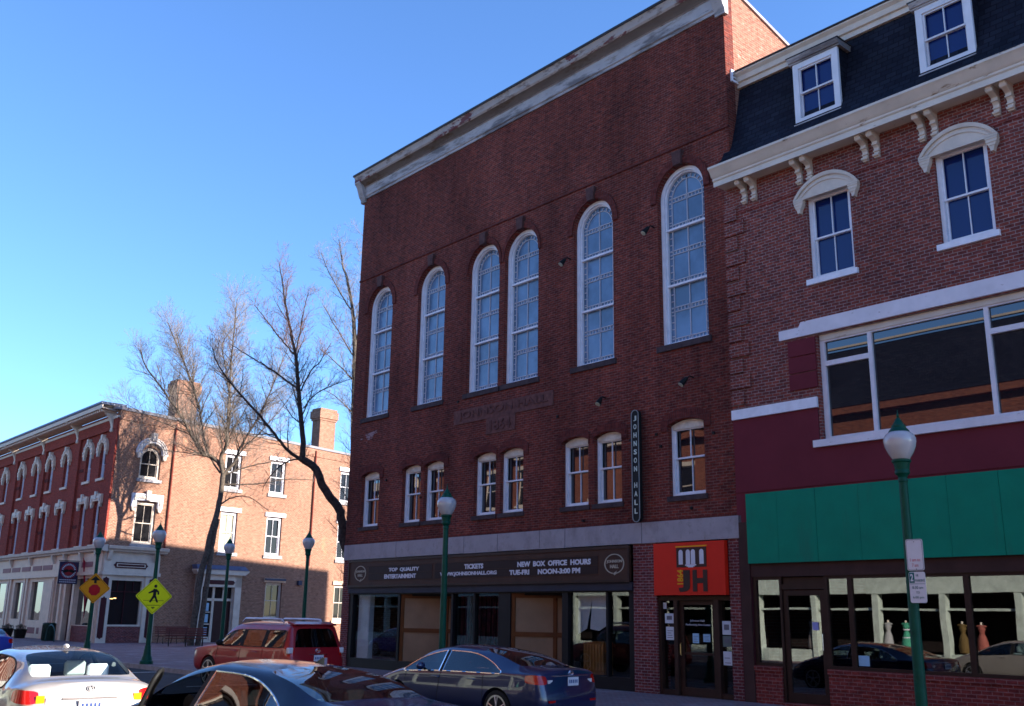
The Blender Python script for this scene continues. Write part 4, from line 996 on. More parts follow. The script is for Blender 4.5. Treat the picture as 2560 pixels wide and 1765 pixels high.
# cream shopfront: entablature wraps the corner
q = MB(FL); q.prism([(0, 5.45), (.35, 5.50), (.38, 5.58), (.52, 5.64), (.56, 5.80), (.50, 5.82), (0, 5.86)], -96, -61.7, 'vw'); q.build('shop_cornice', CREAM, cb)
q = MB(FS); q.prism([(0, 5.45), (.35, 5.50), (.38, 5.58), (.52, 5.64), (.56, 5.80), (.50, 5.82), (0, 5.86)], .0, 3.95, 'vw'); q.build('shop_cornice', CREAM, cb)
q = MB(FL); q.box(-96, -62.2, -.3, .10, 4.28, 5.46); q.box(-96, -62.1, -.3, .22, 4.10, 4.30); q.build('shop_frieze', CREAM2, cb)
q = MB(FS); q.box(.0, 3.62, -.3, .10, 4.28, 5.46); q.box(-.1, 3.68, -.3, .22, 4.10, 4.30); q.build('shop_frieze', CREAM, cb)
def octo(a, b, z0, z1, c=.1): return [(a + c, z0), (b - c, z0), (b - c, z0 + c * .5), (b, (z0 + z1) / 2), (b - c, z1 - c * .5), (b - c, z1), (a + c, z1), (a + c, z1 - c * .5), (a, (z0 + z1) / 2), (a + c, z0 + c * .5)]
o = octo(.60, 2.85, 4.52, 4.88, .13)
MB(FS).plate(o, [], .10, .13).build('frieze_panel', MAROON_D, cb)
MB(FS).plate(rect(.80, 2.66, 4.60, 4.80), [rect(.86, 2.60, 4.64, 4.76)], .13, .145).build('frieze_line', CREAM, cb)
for x in (-64.6, -67.5, -72.2, -74.4, -76.9, -79.3, -81.6, -84.5, -87, -90):
    MB(FL).plate(rect(x - .95, x + .95, 4.58, 4.90), [], .10, .13).build('frieze_panel', MAROON_L, cb)
for x in (-62.9, -65.6, -68.6, -70.9, -75.8, -80.4, -85): 
    q = MB(FL); q.prism([(0.1, 4.95), (.2, 4.98), (.34, 5.3), (.36, 5.5), (.1, 5.5)], x - .12, x + .12, 'vw'); q.build('console', CREAM, cb)
for s in (.25, 3.3):
    q = MB(FS); q.prism([(0.1, 4.95), (.2, 4.98), (.34, 5.3), (.36, 5.5), (.1, 5.5)], s - .12, s + .12, 'vw'); q.build('console', CREAM, cb)
# side shop window
q = MB(FS); q.plate(rect(0, 3.6, .0, 4.12), [rect(.60, 2.62, 1.22, 3.80)], -.2, .02); q.build('shop_side_wall', CREAM, cb)
q = MB(FS); q.box(.56, 2.72, -.02, .06, 1.12, 1.22); q.box(.0, .62, -.02, .10, 0, 4.12); q.box(2.78, 3.58, -.02, .10, 0, 4.12); q.build('shop_pier', CREAM, cb)
MB(FS).box(.55, 2.85, .0, .045, .0, 1.12).build('brick_base', BR_PIER, cb)
q = MB(FS)
for a, b, z0, z1 in ((.06, .42, .38, 2.85), (.06, .42, 3.05, 4.0), (3.05, 3.40, .38, 2.85), (3.05, 3.40, 3.05, 4.0)):
    m_ = (a + b) / 2; q.plate([(a, z0 + .1), (m_ - .08, z0 + .08), (m_, z0), (m_ + .08, z0 + .08), (b, z0 + .1), (b, z1 - .1), (m_ + .08, z1 - .08), (m_, z1), (m_ - .08, z1 - .08), (a, z1 - .1)], [], .10, .12)
q.build('maroon_inset', MAROON_D, cb)
q = MB(FS); q.box(.60, 2.62, -.12, -.06, 3.12, 3.17); q.box(1.58, 1.62, -.12, -.06, 1.22, 3.8)
for s in (1.1, 2.1): q.box(s - .015, s + .015, -.12, -.06, 3.15, 3.8)
fo = q.build('shop_window_bars', MAROON_D, cb)
MB(FS).box(.60, 2.62, -.15, -.13, 1.22, 3.80).build('pane', PANE_DK, fo)
q = MB(FS)
for s in (.74, .86, 1.0, 1.08): q.ball((s, -.128, 2.72 + .03 * (s > .9)), (.05, .006, .02), 8, 6)
lo = q.build('lit_lamp', mat('warm lamp', (.9, .6, .25), .5), fo)
_m = lo.data.materials[0]; _b = _m.node_tree.nodes['Principled BSDF']; _b.inputs['Emission Color'].default_value = (1, .6, .2, 1); _b.inputs['Emission Strength'].default_value = 2.0
# front shopfront
hl = [rect(-66.35, -63.45, 1.14, 3.92), rect(-75.45, -72.95, 1.32, 3.86), rect(-79.4, -77.6, 1.36, 3.86), rect(-84.5, -81.5, 1.36, 3.86), rect(-70.2, -69.2, .1, 3.9), rect(-68.3, -66.75, .1, 3.9)]
MB(FL).plate(rect(-96, -62.2, 0, 4.12), hl, -.3, .02).build('shop_front_wall', CREAM2, cb)
q = MB(FL)
for x in (-62.55, -66.55, -69.0, -70.6, -76.3, -76.9, -80.2, -80.8, -85.2): q.box(x - .17, x + .17, -.02, .14, 0, 4.1)
q.build('shop_pier', CREAM2, cb)
q = MB(FL)
for x in (-62.55, -70.6, -76.6, -80.5): q.box(x - .05, x + .05, .14, .15, .5, 3.9)
q.box(-75.2, -73.6, .02, .03, .45, .85); q.box(-73.2, -72.7, .02, .03, .45, .85)
q.build('maroon_inset', MAROON_L, cb)
MB(FL).box(-70.2, -69.2, -.35, -.28, .1, 3.9).box(-68.3, -66.75, -.35, -.28, .1, 3.9).build('shop_door', MAROON_D, cb)
MB(FL).box(-66.35, -63.45, .02, .05, .1, 1.1).build('brick_base', BR_PIER, cb)
for a in hl[:4]: MB(FL).box(a[0][0], a[1][0], -.2, -.18, a[0][1], a[2][1]).build('shop_pane', PANE, cb)
# side entrance with its cream case
q = MB(FS)
q.box(6.25, 6.62, 0, .35, .1, 4.35); q.box(9.02, 9.5, 0, .35, .1, 4.35); q.box(6.25, 9.5, 0, .35, 3.62, 4.4)
q.box(6.62, 9.02, 0, .12, 2.74, 2.90); q.box(7.52, 7.68, 0, .12, .1, 3.62); q.box(8.95, 9.05, 0, .14, .1, 3.62); q.box(8.28, 8.34, 0, .12, 2.9, 3.62); q.box(6.62, 6.75, 0, .12, .1, 3.62)
q.prism([(6.1, 4.40), (9.62, 4.40), (9.9, 4.62), (9.9, 4.70), (5.95, 4.70), (5.95, 4.62)], 0, .55)
q.box(6.66, 7.54, 0, .10, .1, .5); q.box(6.66, 7.54, 0, .10, 1.25, 1.32); q.box(6.66, 7.54, 0, .10, 2.0, 2.06)
dc = q.build('door_case', CREAM, cb)
MB(FS).prism([(6.0, 4.702), (9.85, 4.702), (9.5, 4.98), (5.9, 4.98)], 0, .6).build('case_roof', mat('case roof', (.10, .13, .24), .6), dc)
MB(FS).plate(octo(6.9, 9.0, 3.78, 4.05, .12), [], .35, .37).build('case_panel', MAROON_D, dc)
MB(FS).box(6.7, 8.98, .01, .05, .3, 3.6).build('pane', PANE_DK, dc)
MB(FS).box(7.72, 8.92, .05, .09, .15, 2.7).build('door_leaf', mat('door brown', (.035, .010, .012), .5), dc)
q = MB(FS)
for z in (2.1, 1.4, .6): q.box(6.82, 7.36, .06, .07, z, z + .5)
q.build('window_notice', BLUEP, dc)
MB(FS).box(14.2, 14.5, 0, .2, 3.95, 4.25).build('wall_box', mat('blue grey box', (.04, .05, .09), .6), cb)

# ================================================================== STREET FURNITURE
def lamp_first(loc, label):
    t = thing('street_lamp', label, 'street lamp', loc, group='green street lamps with glass globes')
    zc = lambda p, a, b, c, d: [(r, c + (z - a) * (d - c) / (b - a)) for r, z in p]
    MB().lathe([(.24, 0), (.24, .10), (.20, .14), (.19, .22), (.15, .30), (.13, .48), (.115, .55), (.115, .62), (.10, .66)], n=24).build('base', GREENL, t, local=True)
    MB().lathe([(.088, .66), (.080, 2.2), (.066, 4.06)], n=20).build('post', GREENL, t, local=True)
    MB().lathe(zc([(.066, 4.06), (.075, 4.08), (.075, 4.14), (.068, 4.17), (.08, 4.21), (.115, 4.26), (.115, 4.32), (.108, 4.34), (.118, 4.44), (.128, 4.50), (.148, 4.52), (.148, 4.56), (.12, 4.58)], 4.06, 4.58, 4.03, 4.40), n=24).build('collar', GREENL, t, local=True)
    MB().lathe(zc([(.115, 4.57), (.14, 4.60), (.19, 4.70), (.235, 4.83), (.250, 4.93), (.245, 5.0), (.215, 5.07), (.165, 5.12), (.15, 5.13)], 4.57, 5.13, 4.39, 4.84), n=28).build('globe', GLOBE, t, local=True)
    MB().lathe(zc([(.170, 5.115), (.160, 5.15), (.115, 5.21), (.112, 5.25), (.09, 5.27), (.055, 5.34), (.025, 5.40), (.012, 5.41), (.025, 5.44), (.010, 5.47), (.004, 5.55)], 5.115, 5.55, 4.82, 5.20), n=20).build('cap', GREENL, t, local=True)
    return t
L4 = lamp_first((-20.72, -5.15, .165), 'green street lamp standing in front of the long arched windows of the brick theatre')
def lamp_at(x, y, label):
    c = copytree(L4); c.location = (x, y, .165); c['label'] = label; return c
lamp_at(-7.86, -5.95, 'green street lamp carrying two white parking plates, in front of the maroon and green shopfront')
lamp_at(-37.7, -5.75, 'green street lamp carrying the yellow green pedestrian sign')
lamp_at(-43.6, -6.3 + .4, 'green street lamp carrying the amber stop ahead sign by the cream corner shop')
lamp_at(-42.45, -.6, 'green street lamp in the brick square beside the forked tree trunk and the side entrance')
lamp_at(-36.4, -.1, 'green street lamp in the brick square nearest the theatre, behind the red suv')

# frame of a plate: origin, facing angle
def PF(x, y, z, ang):
    ca, sa = math.cos(ang), math.sin(ang)          # outward direction (horizontal)
    return lambda u, v, w: (x - sa * u + ca * v, y + ca * u + sa * v, z + w)
def rdiamond(h, r=.06, n=4):
    pts = []
    for k in range(4):
        a = math.pi / 2 * k; cx, cy = math.cos(a) * (h - r * 1.414), math.sin(a) * (h - r * 1.414)
        for i in range(n + 1):
            b = a - math.pi / 4 + math.pi / 2 * i / n; pts.append((cx + r * math.cos(b), cy + r * math.sin(b)))
    return pts
ang = R(-14)
t = thing('pedestrian_sign', 'bright yellow green diamond sign with a walking figure on a lamp post', 'road sign', (-37.58, -5.77, 2.58))
fr = PF(-37.58, -5.77, 2.58, ang)
MB(fr).plate(rdiamond(.66), [], .0, .012).build('plate', YSIGN, t)
q = MB(fr); q.plate(rdiamond(.615, .05), [rdiamond(.600, .05)], .012, .016)
q.plate([(.03 + .055 * math.cos(a * .5236), .36 + .06 * math.sin(a * .5236)) for a in range(12)], [], .012, .016)
q.plate([(-.03, .27), (.07, .26), (.17, .17), (.18, .06), (.12, .05), (.11, .13), (.08, .16), (.07, .02), (.17, -.22), (.11, -.23), (.02, -.05), (-.10, -.23), (-.16, -.21), (-.04, .03), (-.04, .14), (-.19, .09), (-.21, .13), (-.06, .22)], [], .012, .016)
q.box(-.36, .36, .012, .016, -.165, -.150); q.box(-.24, .24, .012, .016, -.335, -.320)
q.box(-.06, .06, .012, .016, -.42, -.39); q.box(-.03, .03, .012, .016, -.45, -.425)
q.build('walking_figure', BLACK, t)
MB(fr).box(-.03, .03, -.06, 0, .3, .34).box(-.03, .03, -.06, 0, -.34, -.30).build('clamp', STEEL, t)
t = thing('stop_ahead_sign', 'amber diamond sign with a black arrow over a red octagon on a lamp post', 'road sign', (-43.48, -5.92, 2.90))
fr = PF(-43.48, -5.92, 2.92, ang)
MB(fr).plate(rdiamond(.62), [], .0, .012).build('plate', OSIGN, t)
q = MB(fr); q.plate(rdiamond(.575, .05), [rdiamond(.560, .05)], .012, .016); q.plate([(-.05, .20), (.05, .20), (.05, .32), (.20, .32), (.0, .50), (-.20, .32), (-.05, .32)], [], .012, .016)
q.build('arrow', BLACK, t)
MB(fr).plate([(.235 * math.cos(R(22.5 + 45 * k)), -.07 + .235 * math.sin(R(22.5 + 45 * k))) for k in range(8)], [], .012, .018).build('octagon', RSIGN, t)
# parking plates on the right lamp post
def rrect(u0, u1, w0, w1, r=.03, n=3):
    pts = []
    for cx, cy, a0 in ((u1 - r, w1 - r, 0), (u0 + r, w1 - r, 90), (u0 + r, w0 + r, 180), (u1 - r, w0 + r, 270)):
        for i in range(n + 1): pts.append((cx + r * math.cos(R(a0 + 90 * i / n)), cy + r * math.sin(R(a0 + 90 * i / n))))
    return pts
fr = FX(-6.06)
REDP = mat('faded red print', (.55, .12, .16), .6); GRNP = mat('green print', (.01, .12, .13), .5)
t = thing('night_parking_sign', 'white plate with faded red lettering, upper of two on the right lamp post', 'parking sign', (-7.72, -6.1, 2.83))
MB(fr).plate(rrect(-7.845, -7.575, 2.83, 3.30), [], .0, .008).build('plate', LETTER, t)
q = textmesh('1 am to', -7.79, -7.63, 2.965, 3.015, fr, .008, .003); q = textmesh('7 am', -7.765, -7.665, 2.885, 2.935, fr, .008, .003, mb=q); q.build('print', REDP, t)
q = MB(fr); q.plate(rrect(-7.838, -7.582, 2.837, 3.293), [rrect(-7.832, -7.588, 2.843, 3.287)], .008, .010); q.ball((-7.71, .01, 3.26), .008); q.ball((-7.70, .01, 2.85), .008); q.build('edge_line', GREYT, t)
t = thing('two_hour_parking_sign', 'white plate with a dark green two panel, lower of two on the right lamp post', 'parking sign', (-7.72, -6.1, 2.36))
MB(fr).plate(rrect(-7.835, -7.575, 2.35, 2.81), [], .0, .008).build('plate', LETTER, t)
MB(fr).box(-7.828, -7.745, .008, .011, 2.645, 2.80).box(-7.83, -7.58, .008, .010, 2.628, 2.634).build('green_block', GRNP, t)
textmesh('2', -7.81, -7.763, 2.67, 2.78, fr, .011, .003, bold=.03).build('number', LETTER, t)
q = textmesh('HR', -7.72, -7.68, 2.74, 2.775, fr, .008, .003); q = textmesh('PARKING', -7.735, -7.585, 2.66, 2.70, fr, .008, .003, mb=q); q = textmesh('8:30 am', -7.79, -7.62, 2.555, 2.60, fr, .008, .003, mb=q)
q = textmesh('TO', -7.735, -7.68, 2.485, 2.52, fr, .008, .003, mb=q); q = textmesh('6:00 pm', -7.79, -7.62, 2.405, 2.45, fr, .008, .003, mb=q); q.build('print', GRNP, t)

# blade sign, flag, bin, hoop, planters at the corner shop
fb = lambda u, v, w: (-66.0 + v, u, w)
NAVY = mat('navy sign', (.035, .030, .075), .5)
t = thing('blade_sign', 'navy hanging shop sign with a round moustache emblem on the cream corner shop', 'sign', (-66, .2, 4.2))
MB(fb).box(-.40, .77, -.03, .03, 3.58, 4.93).build('board', NAVY, t)
q = MB(fb); cx, cz = .185, 4.38
q.plate([(cx + .50 * math.cos(a * .2094), cz + .50 * math.sin(a * .2094)) for a in range(30)], [[(cx + .46 * math.cos(a * .2094), cz + .46 * math.sin(a * .2094)) for a in range(30)]], .03, .036)
q.plate([(cx + .30 * math.cos(a * .2094), cz + .30 * math.sin(a * .2094)) for a in range(30)], [], .03, .034)
q.build('emblem_ring', mat('emblem red', (.30, .02, .03), .5), t)
q = MB(fb)
for k in range(26):
    a = k * 2 * math.pi / 26
    if k % 13 in (0,): continue
    ca, sa = math.cos(a), math.sin(a); q.prism([(cx + .33 * ca - .032 * sa, cz + .33 * sa + .032 * ca), (cx + .43 * ca - .032 * sa, cz + .43 * sa + .032 * ca), (cx + .43 * ca + .02 * sa, cz + .43 * sa - .02 * ca), (cx + .33 * ca + .02 * sa, cz + .33 * sa - .02 * ca)], .03, .038)
for z in (3.80, 3.67):
    for k in range(9): q.box(-.30 + k * .11, -.30 + k * .11 + .085, .03, .036, z, z + .05)
q.build('sign_lettering', LETTER, t)
q = MB(fb); q.plate([(cx, cz + .02), (cx + .08, cz + .09), (cx + .2, cz + .08), (cx + .32, cz - .02), (cx + .42, cz - .02), (cx + .30, cz - .14), (cx + .12, cz - .10), (cx, cz - .06), (cx - .12, cz - .10), (cx - .30, cz - .14), (cx - .42, cz - .02), (cx - .32, cz - .02), (cx - .2, cz + .08), (cx - .08, cz + .09)], [], .036, .045); q.build('moustache', BLACK, t)
MB().tube([(-66, .95, 4.98), (-66, -.45, 4.98)], .025, 6).build('bracket', BLACK, t)
t = thing('shop_flag', 'tall red and white feather flag hanging beside the amber road sign', 'flag', (-65.0, .2, 1.2))
fl = lambda u, v, w: (-65.0 + v, u, w)
q = MB(fl); q.plate([(.62, 5.2), (.95, 4.7), (1.15, 3.9), (1.25, 2.8), (1.38, 1.25), (1.12, 1.2), (1.0, 2.4), (.86, 3.6), (.72, 4.5)], [], .0, .012); q.build('banner', mat('flag red', (.38, .02, .05), .7), t)
q = MB(fl)
for z, d in ((3.75, 0), (2.65, .16), (2.35, .20), (1.9, .26)): q.prism([(.93 + d, z), (1.04 + d, z + .05), (1.06 + d, z + .42), (.92 + d, z + .36)], .012, .016)
q.build('white_print', LETTER, t)
t = thing('litter_bin', 'dark green litter bin standing by the maroon shop doors', 'bin', (-66.8, .1, .165))
q = MB(); q.lathe([(.36, 0), (.38, .05), (.38, .95), (.40, .97), (.40, 1.02), (.30, 1.08)], (-67.4, -.1, .165), 24); q.build('body', mat('bin green', (.012, .035, .025), .5), t)
q = MB()
for k in range(24):
    a = k * math.pi / 12; q.tube([(-67.4 + .385 * math.cos(a), -.1 + .385 * math.sin(a), .22), (-67.4 + .385 * math.cos(a), -.1 + .385 * math.sin(a), 1.1)], .012, 5)
q.build('slat', BLACK, t)
q = MB(); q.tube([(-65.4 + .8 * math.cos(math.pi * i / 14), -.6, .165 + .35 + .62 * math.sin(math.pi * i / 14)) if 0 < i < 14 else (-65.4 + .8 * math.cos(math.pi * i / 14), -.6, .1) for i in range(15)], .035, 8)
q.build('bike_hoop', mat('hoop green', (.02, .07, .07), .4), label='curved green metal hoop on the pavement below the hanging moustache sign', cat='bike rack')
def planter(x, lab):
    t = thing('planter', lab, 'planter', (x, -.1, .165))
    MB().lathe([(.30, 0), (.33, .05), (.40, .50), (.42, .52), (.42, .58), (.34, .58)], (x, -.1, .165), 20).build('pot', BLACK, t)
    random.seed(int(-x)); q = MB()
    for k in range(160):
        a = random.uniform(0, 6.28); rr = random.uniform(0, .40); z = .70 + random.uniform(0, .38) * (1 - rr); l = random.uniform(.04, .09)
        c = Vector((x + rr * math.cos(a), -.1 + rr * math.sin(a), z)); d = Vector((random.gauss(0, 1), random.gauss(0, 1), random.gauss(0, 1))).normalized(); e = d.orthogonal().normalized()
        q.add([tuple(c - d * l), tuple(c + e * l * .5), tuple(c + d * l), tuple(c - e * l * .5)], [(0, 1, 2, 3)])
    q.build('dry_plant', mat('dry stems', (.16, .13, .10), .9), t, fix=False)
planter(-73.2, 'black tub planter with dry stems in front of the second cream shop window')
planter(-76.2, 'black tub planter with dry stems at the left edge of the picture')

# benches in the square
def bench(x, y, rz, lab):
    t = thing('park_bench', lab, 'bench', (x, y, .165), rz)
    RW = mat('red brown slats', (.13, .035, .025), .6) if 'red brown slats' not in bpy.data.materials else bpy.data.materials['red brown slats']
    q = MB()
    for k in range(5): q.box(-1.1, 1.1, -.28 + k * .11, -.19 + k * .11, .42, .46)
    q.build('seat', RW, t, local=True)
    q = MB()
    for k in range(4): z = .54 + k * .12; q.add([(-1.1, .30 + k * .03, z), (1.1, .30 + k * .03, z), (1.1, .33 + k * .03, z + .09), (-1.1, .33 + k * .03, z + .09), (-1.1, .33 + k * .03, z), (1.1, .33 + k * .03, z), (1.1, .36 + k * .03, z + .09), (-1.1, .36 + k * .03, z + .09)], [(0, 1, 2, 3), (4, 7, 6, 5), (0, 4, 5, 1), (1, 5, 6, 2), (2, 6, 7, 3), (3, 7, 4, 0)])
    q.build('backrest', RW, t, local=True)
    for xx in (-.9, 0, .9):
        q = MB(); q.tube([(xx, -.30, 0), (xx, -.26, .42), (xx, .28, .41), (xx, .44, .98)], .022, 8); q.tube([(xx, .26, .42), (xx, .36, 0)], .022, 8); q.build('leg', BLACK, t, local=True)
bench(-55.6, 3.6, R(68), 'red brown slatted bench standing in front of the forked tree trunk')
bench(-60.9, 5.2, R(97), 'red brown slatted bench against the shaded brick side wall near the cream shop corner')

# ================================================================== TREES
random.seed(11)
def smooth_path(pts, n=3, jit=.0):
    P = [Vector(p) for p in pts]; out = []
    for i in range(len(P) - 1):
        a = P[max(i - 1, 0)]; b = P[i]; c = P[i + 1]; d = P[min(i + 2, len(P) - 1)]
        for k in range(n):
            t = k / n
            q = .5 * ((2 * b) + (c - a) * t + (2 * a - 5 * b + 4 * c - d) * t * t + (3 * b - a - 3 * c + d) * t ** 3)
            out.append(q + Vector((random.gauss(0, jit), random.gauss(0, jit), random.gauss(0, jit))))
    out.append(P[-1]); return out
def grow(limb, twig, path, r0, r1, lev, dens, up=.35, length=1.6):
    """children along a path"""
    L = [0]
    for i in range(1, len(path)): L.append(L[-1] + (path[i] - path[i - 1]).length)
    tot = L[-1]; s = tot * (.12 if lev else .25)
    side = random.uniform(0, 6.28)
    while s < tot:
        i = max(k for k in range(len(L)) if L[k] <= s); i = min(i, len(path) - 2)
        f = (s - L[i]) / max(1e-6, L[i + 1] - L[i]); p = path[i].lerp(path[i + 1], f)
        t = (path[i + 1] - path[i]).normalized(); a = t.orthogonal().normalized(); b = t.cross(a)
        side += 2.4 + random.uniform(-.5, .5)
        d = (a * math.cos(side) + b * math.sin(side)) * random.uniform(.55, .9) + t * random.uniform(.5, .9) + Vector((0, 0, up * random.uniform(.3, 1)))
        d.normalize()
        ln = length * random.uniform(.55, 1.15) * (1 - .55 * s / tot)
        rr = (r0 + (r1 - r0) * s / tot) * .5
        rr = min(rr, ln * .016 + .004)
        n = 3; pts = [p]; dd = d.copy()
        for k in range(n):
            dd = (dd + Vector((random.gauss(0, .16), random.gauss(0, .16), random.gauss(0, .12) + .07))).normalized(); pts.append(pts[-1] + dd * ln / n)
        rad = [max(.0042, rr * (1 - .75 * k / n)) for k in range(n + 1)]
        (limb if rr > .022 else twig).tube(pts, rad, 5 if rr > .022 else 3, caps=False)
        if lev > 0: grow(limb, twig, pts, rr, rr * .3, lev - 1, dens, up, length * .48)
        s += dens[lev] * random.uniform(.7, 1.3)
    if lev == 0: return
def tree(name, label, base, limbs, tm, lm_, dens=(.085, .16, .25), length=2.9):
    t = thing(name, label, 'tree', base)
    trunk = MB(); crown = MB()
    for pts, ra, rb, sub in limbs:
        p = smooth_path(pts, 4, .012); ra *= .88
        n = len(p); rad = [ra + (rb - ra) * i / (n - 1) for i in range(n)]
        trunk.tube(p, rad, 12 if ra > .12 else 8, caps=False)
        if sub: grow(trunk, crown, p, ra, rb, 2, dens, length=sub * length)
    trunk.build('trunk', tm, t, angle=60, fix=False)
    crown.build('crown', lm_, t, fix=False, smooth=False)
    return t
A = [
 ([(-56.95, 4.5, .1), (-56.92, 4.6, 2.2), (-56.87, 4.68, 4.03), (-56.76, 4.9, 5.4), (-56.73, 4.98, 6.34), (-56.62, 5.22, 7.63), (-56.57, 5.31, 8.59), (-56.54, 5.37, 10.07)], .22, .15, 0),
 ([(-56.80, 4.85, .1), (-56.69, 5.06, 4.07), (-56.68, 5.12, 5.13), (-56.65, 5.15, 5.96), (-56.56, 5.30, 7.36)], .19, .11, 0),
 ([(-56.54, 5.37, 10.0), (-56.66, 5.13, 10.63), (-56.88, 4.64, 11.06), (-57.0, 4.19, 11.17), (-56.9, 3.75, 11.63), (-57.0, 3.3, 12.29), (-56.9, 2.9, 12.8), (-57.0, 2.03, 13.9), (-57.2, 1.13, 15.02), (-57.4, .37, 15.91), (-57.5, -.06, 16.92)], .15, .03, 1),
 ([(-56.93, 4.54, 11.0), (-57.2, 4.39, 11.73), (-57.5, 4.25, 12.6), (-57.7, 3.91, 14.21), (-58.0, 3.3, 15.78), (-58.3, 2.56, 18.0), (-58.4, 2.22, 18.79)], .11, .02, 1),
 ([(-57.7, 3.91, 14.0), (-57.3, 3.35, 15.13), (-57.1, 2.39, 16.75), (-56.9, 1.61, 17.9), (-56.8, 1.13, 18.68)], .07, .02, .9),
 ([(-56.54, 5.3, 10.1), (-56.5, 5.09, 11.09), (-56.2, 5.27, 11.68), (-56.1, 5.15, 12.9), (-55.9, 4.99, 15.36), (-55.8, 4.9, 17.41), (-55.7, 4.85, 19.92), (-55.7, 4.89, 20.77)], .13, .02, 1),
 ([(-56.51, 5.44, 10.3), (-56.8, 5.24, 11.15), (-57.0, 5.55, 11.69), (-57.2, 5.75, 12.8), (-57.3, 5.77, 14.36), (-57.5, 5.39, 16.62), (-57.6, 5.05, 18.25), (-57.4, 5.73, 19.59)], .12, .02, 1),
 ([(-56.5, 5.42, 10.1), (-56.29, 5.92, 10.79), (-56.22, 6.07, 11.44), (-56.04, 6.45, 12.46), (-55.98, 6.59, 12.73), (-55.62, 7.36, 14.74), (-55.35, 7.93, 16.86), (-55.14, 8.4, 18.6)], .12, .02, 1),
 ([(-56.5, 5.45, 10.0), (-56.05, 6.44, 10.48), (-55.59, 7.44, 10.83), (-54.88, 8.95, 11.28)], .06, .015, .7),
 ([(-56.5, 5.42, 9.42), (-55.97, 6.62, 9.49), (-55.43, 7.77, 9.67), (-54.99, 8.73, 9.92), (-54.31, 10.18, 9.95)], .055, .015, .5),
 ([(-56.55, 5.3, 8.2), (-56.33, 5.83, 8.59), (-56.03, 6.47, 8.79), (-55.75, 7.08, 8.63), (-55.35, 7.94, 7.93)], .06, .012, .4),
 ([(-56.29, 5.92, 10.74), (-55.9, 6.19, 11.6), (-55.3, 6.9, 12.6), (-54.6, 7.9, 14.2), (-54.0, 8.6, 15.6)], .06, .015, .9),
 ([(-57.0, 3.3, 12.2), (-57.5, 1.8, 12.8), (-57.8, .4, 13.3), (-58.0, -.9, 14.0)], .04, .012, .8),
 ([(-56.9, 4.4, 11.0), (-57.5, 3.2, 11.2), (-57.9, 1.9, 11.3), (-58.1, .6, 11.9)], .035, .01, .6),
 ([(-56.6, 5.2, 10.1), (-57.3, 4.9, 10.9), (-58.2, 4.5, 11.8), (-59.3, 4.2, 13.2), (-60.0, 4.0, 14.8)], .07, .015, .8),
]
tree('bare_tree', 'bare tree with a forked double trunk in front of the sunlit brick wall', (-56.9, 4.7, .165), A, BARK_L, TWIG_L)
B = [
 ([(-38.4, 5.6, .1), (-39.2, 5.3, 2.2), (-40.2, 4.75, 4.0), (-40.76, 4.27, 5.24), (-40.81, 4.2, 5.98), (-40.94, 3.96, 6.85), (-41.16, 3.59, 7.37), (-41.35, 3.26, 7.89), (-41.5, 2.99, 8.6), (-41.67, 2.71, 8.85), (-41.87, 2.35, 9.1)], .27, .17, 0),
 ([(-41.80, 2.38, 9.0), (-42.1, 1.96, 9.31), (-42.2, 1.56, 9.65), (-42.3, .95, 10.29), (-42.5, .35, 10.96), (-42.8, -.49, 11.85), (-43.0, -1.1, 12.5), (-43.2, -1.68, 13.34), (-43.3, -1.89, 13.96)], .10, .02, .9),
 ([(-41.84, 2.35, 9.0), (-41.83, 2.4, 9.6), (-41.9, 2.31, 10.51), (-42.01, 2.11, 11.89), (-42.1, 1.96, 13.16), (-42.18, 1.82, 14.12), (-42.34, 1.54, 15.27), (-42.52, 1.24, 16.7), (-42.62, 1.07, 17.69), (-42.73, .87, 18.68)], .17, .02, 1),
 ([(-42.06, 2.03, 12.4), (-42.6, 1.52, 12.94), (-43.3, .69, 13.65), (-43.8, .03, 14.11), (-44.2, -.64, 14.58)], .06, .015, .8),
 ([(-42.2, 1.79, 14.1), (-42.2, 1.32, 14.47), (-42.3, .76, 15.01), (-42.4, .19, 15.62), (-42.6, -.33, 16.23)], .055, .015, .8),
 ([(-42.0, 2.14, 12.34), (-41.9, 2.56, 13.4), (-41.8, 2.96, 13.88), (-41.7, 3.45, 14.9)], .05, .015, .8),
 ([(-42.18, 1.82, 14.0), (-41.9, 1.82, 15.1), (-41.7, 1.81, 16.09), (-41.5, 1.91, 17.1)], .05, .015, .8),
 ([(-41.91, 2.29, 11.5), (-41.5, 2.73, 12.25), (-41.0, 3.4, 12.68), (-40.4, 4.19, 13.13)], .04, .012, .7),
 ([(-41.87, 2.38, 9.1), (-43.2, 2.2, 9.0), (-45.0, 2.4, 8.5), (-46.8, 3.0, 8.0)], .05, .012, .35),
 ([(-41.9, 2.4, 9.4), (-42.8, 3.0, 9.7), (-44.3, 3.9, 9.6), (-46.4, 5.4, 9.8)], .04, .01, .35),
]
tree('leaning_tree', 'dark bare tree leaning left out from behind the corner of the brick theatre', (-38.4, 5.6, .165), B, BARK_D, TWIG_D, dens=(.085, .16, .25), length=2.2)
